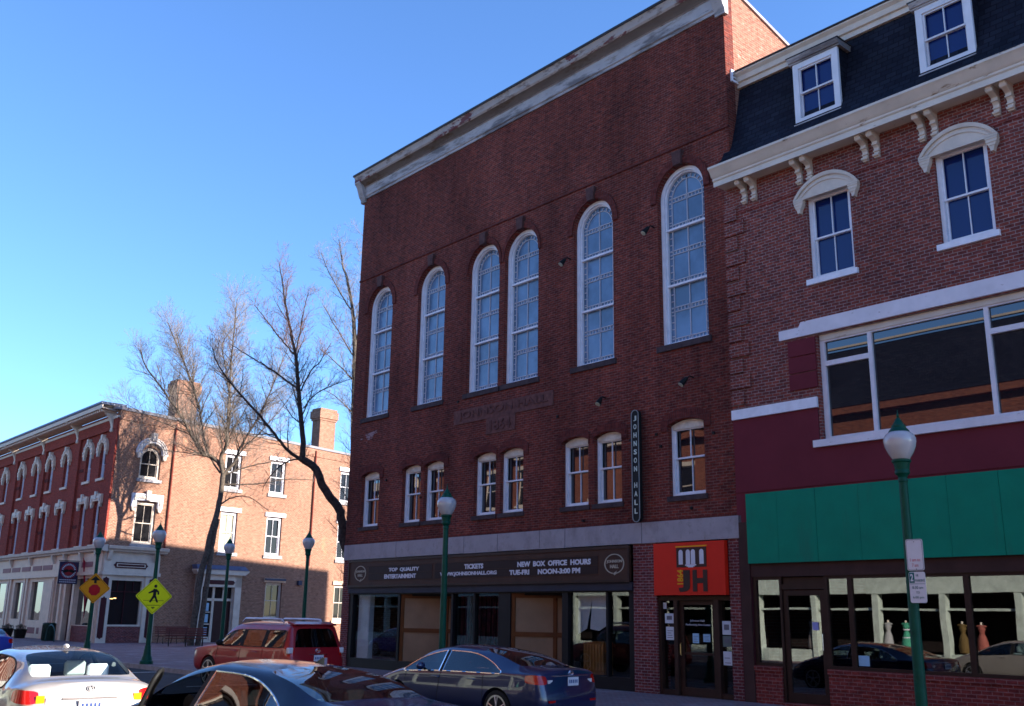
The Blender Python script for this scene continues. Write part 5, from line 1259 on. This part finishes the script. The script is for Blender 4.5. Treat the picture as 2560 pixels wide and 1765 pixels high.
Cc = [
 ([(-46.3, 8.3, .1), (-46.5, 8.2, 8), (-46.78, 8.04, 15.37), (-46.81, 7.98, 16.5), (-46.86, 7.9, 17.63), (-46.96, 7.75, 18.85), (-47.13, 7.46, 20.3), (-47.32, 7.16, 21.45), (-47.48, 6.9, 22.86)], .24, .02, .9),
 ([(-46.78, 8.03, 15.8), (-47.0, 7.38, 16.83), (-47.3, 6.78, 17.85), (-47.5, 6.11, 18.87)], .05, .015, .9),
 ([(-46.96, 7.75, 18.6), (-47.3, 7.19, 19.58), (-47.6, 6.51, 20.77), (-47.8, 6.01, 21.9)], .05, .015, .8),
 ([(-46.82, 7.97, 16.6), (-46.4, 8.11, 18.41), (-46.2, 8.05, 20.35), (-46.2, 7.77, 23.1)], .06, .015, .9),
 ([(-46.76, 8.06, 14.5), (-47.25, 7.27, 15.47), (-47.81, 6.37, 16.31)], .05, .015, .8),
 ([(-46.6, 8.1, 12.6), (-46.9, 7.3, 13.4), (-47.1, 6.3, 13.9)], .045, .015, .8),
]
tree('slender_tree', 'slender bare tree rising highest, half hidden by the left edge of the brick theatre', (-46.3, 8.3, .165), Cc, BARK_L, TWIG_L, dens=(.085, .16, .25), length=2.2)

# ================================================================== CARS
def car(name, label, loc, rotz, stations, cap_rear, cap_front, body, win_x, bpil, rear_glass, front_glass, wheels, glass=None, cap_glass=None, trim=CHROME,
        lights=None, wr=.33, subd=2, skip_left=None, gr=None, seam=(), sz=.93):
    """station: (x, [(dx, y, z) * 10 rows]) rows: 0 floor centre,1 floor edge,2 sill,3 mid,4 lamp line,5 belt,6 glass top,7 roof rail,8 roof mid,9 centre"""
    t = thing(name, label, 'car', loc, rotz)
    NR = 10
    verts = []; idx = {}
    def vid(i, r, s):
        if r in (0, 9): s = 1
        k = (i, r, s)
        if k not in idx:
            x, rows = stations[i]; dx, y, z = rows[r]; idx[k] = len(verts); verts.append((x + dx, y * s if r not in (0, 9) else 0, z))
        return idx[k]
    faces = []; mats = []
    def m_for(i, r, s):
        xa, xb = stations[i][0], stations[i + 1][0]; xm = (xa + xb) / 2
        if r == 5 and win_x[0] < xm < win_x[1]:
            if any(a < xm < b for a, b in bpil): return 2
            return 1 if s < 0 else 3
        if r in (7, 8) and rear_glass[0] < xm < rear_glass[1]: return 4
        if r in (7, 8) and front_glass[0] < xm < front_glass[1]: return 5
        if r == 4 and lights and lights[0] < xm < lights[1]: return 6
        return 0
    n = len(stations)
    for i in range(n - 1):
        for r in range(NR - 1):
            for s in (1, -1):
                f = [vid(i, r, s), vid(i, r + 1, s), vid(i + 1, r + 1, s), vid(i + 1, r, s)]
                faces.append(tuple(f)); mats.append(m_for(i, r, s))
    # end caps: grid across the width
    def cap(i, cols, bul, glass_rows, light_cols, sgn):
        x, rows = stations[i]; g = []
        for r in range(NR):
            if r in (0, 9): g.append([vid(i, r, 1)] * (len(cols) * 2 + 3)); continue
            dx, y, z = rows[r]; line = [vid(i, r, 1)]
            for c in list(cols) + [0] + [-c for c in reversed(cols)]:
                zz = z
                verts.append((x + dx + sgn * bul * (1 - c * c), y * c, zz)); line.append(len(verts) - 1)
            line.append(vid(i, r, -1)); g.append(line)
        m = len(g[1])
        for r in range(NR - 1):
            for k in range(m - 1):
                f = [g[r][k], g[r][k + 1], g[r + 1][k + 1], g[r + 1][k]]
                f2 = []
                for q in f:
                    if q not in f2: f2.append(q)
                if len(f2) < 3: continue
                mt = 0
                if glass_rows and r in glass_rows and 0 < k < m - 2: mt = 4
                if light_cols and r == 4 and (k in light_cols or m - 2 - k in light_cols): mt = 6
                faces.append(tuple(f2)); mats.append(mt)
    cap(0, (.82, .55), cap_rear, cap_glass, (0,) if lights else None, -1)
    cap(n - 1, (.8, .5), cap_front, None, None, 1)
    me = bpy.data.meshes.new('c'); me.from_pydata(verts, [], faces)
    for p, m in zip(me.polygons, mats): p.material_index = m
    bm = bmesh.new(); bm.from_mesh(me); bmesh.ops.recalc_face_normals(bm, faces=bm.faces)
    cl = bm.edges.layers.float.get('crease_edge') or bm.edges.layers.float.new('crease_edge')
    for e in bm.edges:
        ms = set(f.material_index for f in e.link_faces)
        if len(ms) > 1: e[cl] = .75
    bm.to_mesh(me); bm.free()
    dummy = [bpy.data.materials.get('dummy%d' % k) or bpy.data.materials.new('dummy%d' % k) for k in range(7)]
    for d in dummy: me.materials.append(d)
    o = bpy.data.objects.new('c', me); COL.objects.link(o)
    md = o.modifiers.new('s', 'SUBSURF'); md.levels = subd; md.render_levels = subd; md.subdivision_type = 'CATMULL_CLARK'
    cyl = MB()
    for wx in wheels:
        for s in (-1, 1): cyl.tube([(wx, s * .62, wr), (wx, s * 1.2, wr)], wr + .055, 28)
    co = cyl.build('cut', BLACK)
    bmo = o.modifiers.new('b', 'BOOLEAN'); bmo.object = co; bmo.operation = 'DIFFERENCE'; bmo.solver = 'EXACT'
    dg = bpy.context.evaluated_depsgraph_get(); ev = bpy.data.meshes.new_from_object(o.evaluated_get(dg))
    names = {0: ('body', body), 1: ('side_window', glass or CARGLASS), 2: ('door_pillar', BLACK), 3: ('side_window', glass or CARGLASS), 4: ('rear_window', gr or glass or CARGLASS), 5: ('windscreen', CARGLASS), 6: ('tail_light', TAILRED)}
    parts = {}
    src = bmesh.new(); src.from_mesh(ev); tree_ = BVHTree.FromBMesh(src)
    groups = {}
    for f in src.faces:
        mi = f.material_index if f.material_index < 7 else 0
        c = f.calc_center_median()
        key = (mi, 1 if c.y > 0 else -1) if mi in (6,) else (mi, 0)
        groups.setdefault(key, []).append(f)
    for (mi, sd_), fs in groups.items():
        if skip_left is not None and mi == 1: pass
        vm = {}; vs = []; ff = []
        for f in fs:
            c = f.calc_center_median()
            if skip_left and mi in (1, 3) and c.y > 0 and skip_left[0] < c.x < skip_left[1]: continue
            lf = []
            for v in f.verts:
                if v.index not in vm: vm[v.index] = len(vs); vs.append(tuple(v.co))
                lf.append(vm[v.index])
            ff.append(tuple(lf))
        if not ff: continue
        b_ = MB(); b_.v = [Vector(v) for v in vs]; b_.f = ff
        nm, mt = names[mi]; po = b_.build(nm, mt, t, angle=40, fix=False, local=True); parts.setdefault(nm, []).append(po)
        if mi in (1, 3) and trim:
            bb = bmesh.new(); bb.from_mesh(po.data)
            be = [e for e in bb.edges if e.is_boundary]; tb = MB()
            for e in be:
                a, c = e.verts[0].co, e.verts[1].co
                d = (c - a).normalized(); tb.tube([tuple(a - d * .006), tuple(c + d * .006)], .011, 5)
            bb.free()
            tb.build('window_trim', trim, t, local=True, angle=60)
    src.free()
    bpy.data.objects.remove(o); bpy.data.objects.remove(co)
    # wheels
    for wx in wheels:
        for s in (-1, 1):
            yo = stations[len(stations) // 2][1][3][1] * s
            wo = MB().tube([(wx, yo - s * .24, wr), (wx, yo - s * .225, wr), (wx, yo - s * .03, wr), (wx, yo - s * .015, wr)], [wr - .02, wr, wr, wr - .03], 32).build('wheel', RUBBER, t, local=True)
            q = MB(); yf = yo - s * .012
            q.plate([(wx + (wr - .08) * math.cos(a * math.pi / 16), wr + (wr - .08) * math.sin(a * math.pi / 16)) for a in range(32)], [[(wx + (wr - .11) * math.cos(a * math.pi / 16), wr + (wr - .11) * math.sin(a * math.pi / 16)) for a in range(32)]], yf - .02, yf)
            for k in range(5):
                a = 2 * math.pi * k / 5 + .3
                for da in (-.16, .16):
                    q.tube([(wx + .05 * math.cos(a), yf - s * .01, wr + .05 * math.sin(a)), (wx + (wr - .09) * math.cos(a + da), yf - s * .01, wr + (wr - .09) * math.sin(a + da))], .016, 6)
            q.lathe([(.001, 0)], n=3) if False else q.tube([(wx, yf - .02, wr), (wx, yf + s * .004, wr)], .06, 12)
            q.build('rim', ALLOY, wo, local=True)
            MB().tube([(wx, yo - s * .20, wr), (wx, yo - s * .05, wr)], wr - .07, 24).build('brake_shadow', BLACK, wo, local=True)
    sm = MB()
    for sx in (seam or ()):
        for s in (1, -1):
            pts = []
            for k in range(9):
                z = .34 + (sz - .34) * k / 8
                h_ = tree_.ray_cast(Vector((sx + (.10 * (1 - k / 8) if sx > 1.8 else 0), s * 2, z)), Vector((0, -s, 0)))
                if h_[0]: pts.append((h_[0].x, h_[0].y + s * .001, z))
            if len(pts) > 2: sm.tube(pts, .006, 4)
    if seam: sm.build('door_seam', BLACK, t, local=True)
    def snap(y, z, x0=-1.5, dirx=1):
        h = tree_.ray_cast(Vector((x0, y, z)), Vector((dirx, 0, 0)))
        return h[0].x if h[0] else 0
    return t, snap, tree_
def rowset(hw, zb, zs, zb2, hr, zr, zc, zg=None, ygl=None, dx=None, zl=None, pinch=.97):
    """rows of one section"""
    zg = zs + .012 if zg is None else zg
    ygl = hw * pinch if ygl is None else ygl
    zl = zl if zl is not None else zs - .14
    r = [(0, 0, zb), (0, hw * .86, zb), (0, hw * .985, zb + .10), (0, hw, zb2), (0, hw * .995, zl), (0, hw * pinch, zs), (0, ygl, zg), (0, hr, zr), (0, hr * .55, zc - (zc - zr) * .25), (0, 0, zc)]
    if dx: r = [(dx[i], q[1], q[2]) for i, q in enumerate(r)]
    return r
def cabin(t, x0, x1, w, zf, ztop, m=SEATD, front=2.6, rear=1.7, zr=1.0, head=SEATD):
    MB().box(x0, x1, -w, w, zf - .05, zf).build('cabin_floor', SEATD, t, local=True)
    for nm, xs, hs in (('rear_seat', rear, (-.38, .38)), ('front_seat', front, (-.38, .38))):
        q = MB()
        for y in hs: q.box(xs - .1, xs + .08, y - .26, y + .26, zf, zr - .05)
        so_ = q.build(nm, m, t, local=True, bevel=.04)
        for y in hs: MB().box(xs - .16, xs - .05, y - .14, y + .14, zr - .02, zr + .19).build('headrest', head, so_, local=True, bevel=.03)
    MB().tube([(x1 - .15, .22, zr - .06), (x1 - .15, .58, zr - .06)], .14, 12).build('steering_wheel', SEATD, t, local=True)
def sedan_stations(L, W, H, deck, belt, rg0, rg1, ws1, ws0, hood, s=1.0):
    hw = W / 2
    # x, hw, zbot, belt, mid, roof-half, rail z, centre z, glass top z, glass y
    st = []
    st.append((0.0, rowset(hw * .86, .26, deck - .10, .55, hw * .70, deck - .03, deck, dx=[.10, .08, .01, .0, .05, .10, .10, .12, .12, .12], zl=deck - .26)))
    st.append((.14, rowset(hw * .945, .22, deck - .09, .55, hw * .76, deck - .02, deck + .015, zl=deck - .25)))
    st.append((.38, rowset(hw * .98, .20, deck - .09, .56, hw * .76, deck + .0, deck + .03, zl=deck - .24)))
    st.append((rg0, rowset(hw * .995, .19, belt + .01, .56, hw * .74, deck + .03, deck + .05, zl=belt - .16)))
    m = (rg0 + rg1) / 2; rise = H - deck
    st.append((rg0 + (rg1 - rg0) * .30, rowset(hw, .19, belt, .56, hw * .71, deck + .03 + rise * .30, deck + .05 + rise * .34, zg=belt + .03, zl=belt - .17)))
    st.append((m + .10, rowset(hw, .19, belt - .005, .56, hw * .67, deck + rise * .62, deck + rise * .70, zg=belt + rise * .48, ygl=hw * .80, zl=belt - .18)))
    st.append((rg1, rowset(hw, .19, belt - .01, .56, hw * .64, H - .085, H - .045, zg=H - .15, ygl=hw * .715, zl=belt - .19)))
    xb = (rg1 + ws1) / 2 + .02
    st.append((rg1 + .35, rowset(hw, .19, belt - .015, .56, hw * .63, H - .055, H - .01, zg=H - .115, ygl=hw * .705, zl=belt - .2)))
    st.append((xb + .20, rowset(hw, .19, belt - .02, .56, hw * .63, H - .05, H, zg=H - .11, ygl=hw * .70, zl=belt - .2)))
    st.append((xb + .29, rowset(hw, .19, belt - .02, .56, hw * .63, H - .05, H, zg=H - .11, ygl=hw * .70, zl=belt - .2)))
    st.append((ws1, rowset(hw, .19, belt - .03, .56, hw * .62, H - .09, H - .04, zg=H - .155, ygl=hw * .70, zl=belt - .2)))
    st.append((ws1 + (ws0 - ws1) * .55, rowset(hw, .19, belt - .045, .56, hw * .70, hood + (H - hood) * .50, hood + (H - hood) * .55, zg=belt + (H - belt) * .40, ygl=hw * .82, zl=belt - .2)))
    st.append((ws0, rowset(hw * .99, .19, belt - .06, .56, hw * .78, hood - .0, hood + .02, zl=belt - .21)))
    st.append((ws0 + .25, rowset(hw * .985, .20, belt - .09, .55, hw * .76, hood - .03, hood - .0, zl=belt - .24)))
    st.append((L - .45, rowset(hw * .96, .22, belt - .22, .52, hw * .70, hood - .16, hood - .12, zl=belt - .33)))
    st.append((L - .12, rowset(hw * .88, .24, belt - .34, .48, hw * .62, hood - .29, hood - .26, zl=belt - .42)))
    st.append((L, rowset(hw * .74, .30, belt - .40, .46, hw * .52, hood - .36, hood - .34, dx=[-.06, -.05, -.01, 0, -.02, -.05, -.05, -.06, -.06, -.06], zl=belt - .46)))
    return st
def plate_and_badge(t, snap, z, w=.30, h=.15, col=LETTER, y=0, badge=None, txt=True, bm_=CHROME):
    x = min(snap(y - w / 2, z), snap(y + w / 2, z), snap(y, z + h / 2), snap(y, z - h / 2)) - .012
    p = MB().box(x, x + .008, y - w / 2, y + w / 2, z - h / 2, z + h / 2).build('number_plate', col, t, local=True)
    q = MB()
    for k in range(5):
        yy = y + w * .34 - k * w * .17
        q.box(x - .002, x, yy - w * .05, yy + w * .05, z - h * .2, z + h * .2)
    q.build('plate_characters', mat('plate blue', (.03, .06, .20), .5) if 'plate blue' not in bpy.data.materials else bpy.data.materials['plate blue'], p, local=True)
    if badge:
        zb, r = badge; x = snap(0, zb) - .012; q = MB()
        ring = [(math.cos(a * math.pi / 8) * r, zb + math.sin(a * math.pi / 8) * r * .75) for a in range(17)]
        q.tube([(x, a, b) for a, b in ring], .008, 6); q.tube([(x, a * .45, zb + (b - zb) * .98) for a, b in ring], .006, 6)
        q.build('emblem', bm_, t, local=True)
def mirror(t, x, y, z, m, s=1):
    o = MB().ball((x, s * (y + .12), z + .05), (.07, .11, .075), 14, 10).build('door_mirror', m, t, local=True)
    MB().tube([(x + .02, s * (y - .03), z - .02), (x + .02, s * (y + .06), z + .02)], .03, 8).build('mirror_stem', BLACK, o, local=True)
def handles(t, xs, y, z, m):
    for x in xs:
        for s in (1, -1): MB().tube([(x, s * (y - .03), z), (x + .02, s * (y + .025), z), (x + .18, s * (y + .03), z + .005), (x + .20, s * (y - .03), z + .005)], .014, 8).build('door_handle', m, t, local=True)
def seams(t, xs, y, z0, z1):
    pass

# dark blue fastback saloon at the far kerb
st = sedan_stations(4.87, 1.84, 1.45, 1.07, .97, .62, 1.72, 2.95, 3.72, 1.0)
t, sn, bv = car('parked_car', 'dark metallic blue saloon with bright window trim parked in front of the theatre storefront', (-14.0, -7.25, .05), math.pi + .1, st, .10, .14, P_BLUE,
                (1.02, 3.6), [(2.55, 2.66)], (.66, 1.70), (2.98, 3.70), (1.06, 3.89), lights=(-.1, .36), wr=.335, seam=(1.42, 2.60, 3.62))
cabin(t, 1.1, 3.5, .62, .5, 1.1)
plate_and_badge(t, sn, .86, badge=(1.0, .065)); mirror(t, 3.05, .90, .98, P_BLUE); mirror(t, 3.05, .90, .98, P_BLUE, -1); handles(t, (1.62, 2.62), .91, .84, P_BLUE)
q = MB()
for y0 in (-.55, .55):
    x = sn(y0, .55) - .01; q.box(x, x + .02, y0 - .12, y0 + .12, .50, .54)
q.build('reflector', TAILRED, t, local=True)
x = sn(0, .955) - .01; MB().tube([(sn(y_, .955) - .008, y_, .955) for y_ in (-.52, -.3, 0, .3, .52)], .010, 6).build('boot_trim', CHROME, t, local=True)
q = MB()
for y_, s_ in ((-.62, 1), (.62, 1)):
    xx = sn(y_ * .92, .86) - .006; q.box(xx, xx + .02, y_ * .92 - .06, y_ * .92 + .06, .83, .89)
q.build('reversing_light', TAILWHT, t, local=True)

# near car with its driver's door standing open
st = [(x * 1.05, r) for x, r in sedan_stations(4.80, 1.88, 1.48, 1.12, 1.00, .70, 1.75, 2.95, 3.70, 1.03)]
t, sn, bv = car('near_car', 'dark glossy car nearest the camera with its driver door standing open', (-8.2, -14.9, .06), math.pi + .1, st, .10, .14, P_NEAR,
                (1.07, 3.78), [(2.67, 2.80)], (.74, 1.82), (3.12, 3.87), (1.05, 4.04), lights=(-.1, .36), wr=.335, skip_left=(2.7, 3.9))
cabin(t, 1.1, 3.5, .62, .5, 1.1, m=mat('beige seat', (.10, .07, .055), .7))
mirror(t, 3.05, .91, 1.0, P_NEAR, -1)
plate_and_badge(t, sn, .86); handles(t, (1.62,), .92, .84, CHROME)
# quarter pillar in the rear side window
a = R(33); hx, hy = 3.68, .94
fd = lambda u, v, w: (hx - u * math.cos(a) - v * math.sin(a), hy + u * math.sin(a) - v * math.cos(a), w)
q = MB(fd); q.prism([(0, .25), (1.05, .25), (1.12, .6), (1.10, .98), (0, .97)], -.02, .05); do = q.build('open_door', P_NEAR, t, local=True)
q = MB(fd); q.tube([(.0, .02, .97), (.30, .10, 1.17), (.62, .19, 1.32), (.95, .22, 1.39), (1.12, .21, 1.38), (1.16, .16, 1.30), (1.12, .03, .98)], .024, 8); q.build('door_window_frame', BLACK, do, local=True, angle=60)
q = MB(fd); q.prism([(.05, .3), (1.0, .3), (1.05, .94), (.05, .93)], .05, .10); q.build('door_lining', mat('grey door lining', (.10, .09, .085), .7), do, local=True)
# roof aerial fin
MB().prism([(1.62, 1.46), (1.80, 1.47), (1.66, 1.53), (1.62, 1.53)], -.018, .018).build('roof_aerial', P_NEAR, t, local=True)

# pale saloon ahead of it
st = sedan_stations(4.54, 1.76, 1.465, 1.09, .97, .42, 1.16, 2.60, 3.45, 1.0)
t, sn, bv = car('pale_saloon', 'pale champagne saloon seen from behind, its boot lid bright in the sun', (-13.5, -16.2, .09), math.pi - .03, st, .06, .12, P_SILV,
                (.84, 3.3), [(2.10, 2.20)], (.46, 1.14), (2.64, 3.42), (.98, 3.58), lights=(-.1, .30), wr=.315, trim=BLACK, gr=CARGLASS_C)
cabin(t, .8, 3.1, .60, .5, 1.05, m=SEATG, rear=1.15, front=2.15, zr=1.06, head=SEATG)
MB().box(.50, 1.0, -.6, .6, .98, 1.0).build('parcel_shelf', SEATG, t, local=True)
MB().ball((2.05, .38, 1.16), (.10, .13, .17)).build('front_headrest', mat('blue black seat', (.02, .025, .07), .8), t, local=True)
MB().box(.62, .80, -.02, .22, 1.0, 1.08).build('tissue_box', LETTER, t, local=True)
MB().ball((1.28, .0, 1.475), (.07, .035, .03)).build('roof_aerial', mat('white plastic', (.8, .8, .8), .4), t, local=True)
plate_and_badge(t, sn, .80, badge=(1.0, .05), bm_=bpy.data.materials['galvanised steel'])
for y_, s in ((.70, 1), (-.70, -1)):
    q = MB(); x = sn(y_ * .86, .87) - .012; q.box(x, x + .02, min(y_ * .78, y_ * .92), max(y_ * .78, y_ * .92), .84, .93); q.build('indicator', TAILAMB, t, local=True)
    q = MB(); x = sn(y_ * .66, .85) - .008; q.box(x, x + .02, min(y_ * .60, y_ * .76), max(y_ * .60, y_ * .76), .82, .90); q.build('reversing_light', TAILWHT, t, local=True)
MB().tube([(sn(y_, .885) - .004, y_, .885) for y_ in (-.34, -.2, 0, .2, .34)], .014, 6).build('boot_grip_shade', mat('shadow line', (.20, .18, .18), .5), t, local=True)  # grey strip stands in for the shadow line at the boot grip
handles(t, (1.45, 2.35), .87, .86, P_SILV)

# red suv
hw = .93
def sv(x, w=1.0, zb=.35, belt=1.10, hr=.74, zr=1.66, zc=1.72, zg=1.54, yg=.80, dx=None, zl=.92): return (x, rowset(hw * w, zb, belt, .70, hw * hr, zr, zc, zg=zg, ygl=hw * yg, dx=dx, zl=zl))
st = [sv(0, .92, zb=.42, belt=1.12, hr=.72, zr=1.66, zc=1.70, zg=1.60, yg=.76, dx=[.10, .08, .0, .0, .06, .10, .26, .27, .27, .27], zl=.90),
      sv(.30, .98, belt=1.12, zr=1.69, zc=1.74, zg=1.56, yg=.80), sv(.52, 1.0, zr=1.69, zc=1.75), sv(1.15, 1.0, zr=1.69, zc=1.76), sv(1.26, 1.0, zr=1.69, zc=1.76), sv(1.8, 1.0, zr=1.69, zc=1.76),
      sv(2.16, 1.0, zr=1.69, zc=1.76), sv(2.27, 1.0, zr=1.69, zc=1.76), sv(2.7, 1.0, zr=1.66, zc=1.74, zg=1.53), sv(3.08, 1.0, belt=1.10, zr=1.50, zc=1.56, zg=1.40, hr=.78, yg=.84),
      sv(3.42, 1.0, belt=1.09, zr=1.17, zc=1.22, zg=1.12, hr=.86, yg=.95), sv(3.62, 1.0, belt=1.07, hr=.84, zr=1.12, zc=1.15, zg=1.085, yg=.96), sv(4.3, .99, belt=1.02, hr=.80, zr=1.06, zc=1.09, zg=1.035, yg=.96, zl=.88),
      sv(4.62, .95, belt=.96, hr=.76, zr=.99, zc=1.01, zg=.97, yg=.95, zl=.84), sv(4.75, .86, zb=.45, belt=.88, hr=.7, zr=.90, zc=.91, zg=.89, yg=.95, dx=[-.1, -.06, 0, 0, -.02, -.04, -.05, -.06, -.06, -.06], zl=.80)]
t, sn, bv = car('red_suv', 'deep red sport utility vehicle with pale roof rails parked beyond the blue saloon', (-23.6, -6.95, .08), math.pi + .1, st, .05, .10, P_RED,
                (.40, 3.40), [(1.15, 1.26), (2.16, 2.27)], (9, 10), (2.75, 3.40), (.98, 3.77), glass=CARGLASS, cap_glass=(5,), trim=BLACK, lights=(-.1, .29), wr=.39, gr=CARGLASS_D, seam=(1.2, 2.22, 3.35), sz=1.06)
cabin(t, .5, 3.2, .70, .7, 1.3, rear=1.5, front=2.5, zr=1.25)
for s in (1, -1):
    q = MB(); q.tube([(.75, s * .60, 1.73), (.85, s * .62, 1.80), (1.4, s * .62, 1.815), (2.5, s * .62, 1.81), (2.68, s * .60, 1.72)], [.02, .035, .032, .035, .02], 8); q.build('roof_rail', mat('silver rail', (.55, .55, .62), .35, metal=.4), t, local=True)
MB().prism([(.10, 1.66), (.42, 1.75), (.42, 1.70), (.16, 1.62)], -.62, .62).build('roof_spoiler', P_RED, t, local=True) if False else None
q = MB(); q.add([(.16, -.66, 1.70), (.16, .66, 1.70), (.50, .66, 1.765), (.50, -.66, 1.765), (.17, -.66, 1.665), (.17, .66, 1.665), (.50, .66, 1.71), (.50, -.66, 1.71)], [(0, 1, 2, 3), (4, 7, 6, 5), (0, 4, 5, 1), (1, 5, 6, 2), (2, 6, 7, 3), (3, 7, 4, 0)]); q.build('rear_spoiler', P_RED, t, local=True, bevel=.012)
for s in (1, -1):
    q = MB(); x = sn(s * .80, 1.0) - .02; q.box(x, x + .12, s * .80 - .075, s * .80 + .075, .97, 1.12); q.build('clear_lens', TAILWHT, t, local=True, bevel=.02)
plate_and_badge(t, sn, .86, badge=(1.04, .07)); q = MB()
for k in range(8): q.box(sn(0, .955) - .008, sn(0, .955) + .004, -.28 + k * .07, -.235 + k * .07, .94, .965)
q.build('lettering', CHROME, t, local=True)
mirror(t, 3.02, .95, 1.12, BLACK); mirror(t, 3.02, .95, 1.12, BLACK, -1); handles(t, (1.42, 2.4), .935, .98, P_RED)
q = MB(); q.tube([(1.6, 0, 1.75), (1.9, 0, 1.79)], .02, 6); q.build('roof_aerial', BLACK, t, local=True)

# blue car at the left edge of the picture
st = sedan_stations(4.5, 1.76, 1.45, 1.05, .95, .5, 1.35, 2.6, 3.45, 1.0)
t, sn, bv = car('blue_car', 'bright blue car at the far left, only its rear corner in view', (-41.9, -10.0, .0), math.pi, st, .06, .12, P_BLUE2,
                (.9, 3.3), [(2.1, 2.2)], (.55, 1.33), (2.64, 3.42), (.98, 3.58), lights=(-.1, .30), wr=.315, trim=BLACK)
cabin(t, .8, 3.1, .60, .5, 1.05)
plate_and_badge(t, sn, .80)

# ================================================================== THE OTHER SIDE OF THE STREET (seen in the glass)
OY = -23.2
FO = lambda u, v, w: (u, OY + v, w)
def oppo(name, lab, x0, x1, zt, brick_m, wins, mans=False, cream=MB):
    t = thing(name, lab, 'building', ((x0 + x1) / 2, OY - 6, 0))
    holes = []
    for z0, z1 in wins:
        n = int((x1 - x0) / 3.0)
        for k in range(n):
            c = x0 + (x1 - x0) * (k + .5) / n; holes.append(rect(c - .55, c + .55, z0, z1))
    MB(FO).plate(rect(x0, x1, 4.2, zt), holes, -.3, 0).build('front_wall', brick_m, t)
    q = MB(FO); g = MB(FO)
    for h in holes:
        a, b, z0, z1 = h[0][0], h[1][0], h[0][1], h[2][1]
        q.box(a - .12, b + .12, -.05, .08, z1, z1 + .25); q.box(a - .12, b + .12, -.05, .1, z0 - .16, z0); q.plate(h, [rect(a + .08, b - .08, z0 + .08, (z0 + z1) / 2 - .03), rect(a + .08, b - .08, (z0 + z1) / 2 + .03, z1 - .08)], -.12, -.06)
        g.box(a, b, -.16, -.13, z0, z1)
    q.build('window_frames', CREAM, t); g.build('window_panes', PANE_DK, t)
    MB(FO).box(x0, x1, -12, -.3, 3.45, zt - .01).box(x0, x1, -12, -3.1, 0, 3.45).build('rear_volume', brick_m, t)
    if mans:
        q = MB(FO); q.prism([(.5, zt), (.1, zt + .3), (-.5, zt + 2.2), (-.8, zt + 3.2), (-12, zt + 3.2), (-12, zt)], x0, x1, 'vw'); q.build('mansard_roof', SLATE, t)
        q = MB(FO); q.box(x0, x1, -.8, -.6, zt + 3.28, zt + 3.38); q.build('cornice', CREAM, t); MB(FO).box(x0, x1, 0, .45, zt - .35, zt - .003).build('brick_cornice', BR_OPP, t)
    else:
        q = MB(FO); q.box(x0, x1, 0, .5, zt - .5, zt + .15); q.build('cornice', CREAM, t)
    # shopfront
    q = MB(FO); q.box(x0, x1, -.3, .15, 3.35, 4.2); 
    n = max(2, int((x1 - x0) / 3.0))
    for k in range(n + 1):
        x = x0 + (x1 - x0) * k / n; q.box(x - .14, x + .14, -.3, .12, .15, 3.35)
    q.box(x0, x1, -.3, .02, .15, .75); q.box(x0, x1, -.2, -.05, 2.6, 2.7)
    q.build('shopfront', mat('mint white shopfront', (.50, .57, .50), .5) if 'mint white shopfront' not in bpy.data.materials else bpy.data.materials['mint white shopfront'], t)
    q = MB(FO); q.box(x0, x1, -3, -2.9, .1, 3.4); q.box(x0, x1, -3, -.3, 3.3, 3.4); q.build('shop_interior', DARKROOM, t)
    return t
oppo('mansard_shop_row', 'brick shop row with mansard roof across the street, seen reflected in the shop glass', -38, -12, 12.3, BR_OPP, [(5.2, 7.4), (8.3, 10.5)], True)
oppo('brick_shop_row', 'sunlit brick shop row across the street, seen reflected in the theatre windows', -62, -38.1, 12.8, BR_OPP, [(5.2, 7.4), (9.2, 11.6)])
oppo('far_brick_row', 'further brick row across the street beyond the left edge of the picture', -90, -62.1, 12.0, BR_OPP, [(5.2, 7.4), (8.8, 11.0)])
oppo('near_brick_row', 'brick row across the street behind the photographer', -11.9, 12, 11.0, BR_OPP, [(5.2, 7.4), (8.3, 10.4)])
# dress forms in the shop window opposite
def form(x, lab, m, m2, h=1.0):
    t = thing('mannequin', lab, 'mannequin', (x, OY - .22, .75))
    MB().lathe([(.055, 1.46), (.045, 1.54), (.048, 1.62)], (x, OY - .22, .55), 18).build('neck', CREAMW, t)
    MB().lathe([(.30 * h, .25), (.25, .5), (.20, .80), (.175, .92), (.095, 1.12), (.12, 1.24), (.145, 1.34), (.12, 1.44), (.07, 1.48)], (x, OY - .22, .56), 18).build('dress', m, t)
    MB().ball((x, OY - .22, 2.0), (.23, .09, .07)).ball((x, OY - .22, 1.88), (.16, .12, .12)).build('shoulders', m, t)
    q = MB()
    for z in (.35, .6, .8, 1.15): q.lathe([(.30 * h - z * .13, z), (.30 * h - z * .13, z + .06)], (x, OY - .22, .56), 18)
    q.build('dress_band', m2, t)
form(-23.75, 'dress form in a green striped dress in the shop window opposite, seen reflected', mat('green dress', (.06, .30, .19), .8), LETTER)
form(-21.1, 'dress form in a brown top in the shop window opposite, seen reflected', mat('brown top', (.13, .085, .03), .8), mat('mustard', (.6, .45, .08), .8), .7)
form(-24.6, 'dress form in a white shawl in the shop window opposite, seen reflected', mat('white shawl', (.34, .34, .34), .8), mat('orange scarf', (.6, .25, .08), .8), .8)
form(-28.6, 'dress form in a grey coat in the shop window opposite, seen reflected', mat('grey coat', (.2, .18, .17), .8), mat('beige', (.45, .28, .14), .8), .7)
form(-20.3, 'dress form in a coral blouse in the shop window opposite, seen reflected', mat('coral blouse', (.30, .09, .07), .8), mat('denim', (.08, .14, .3), .8), .7)
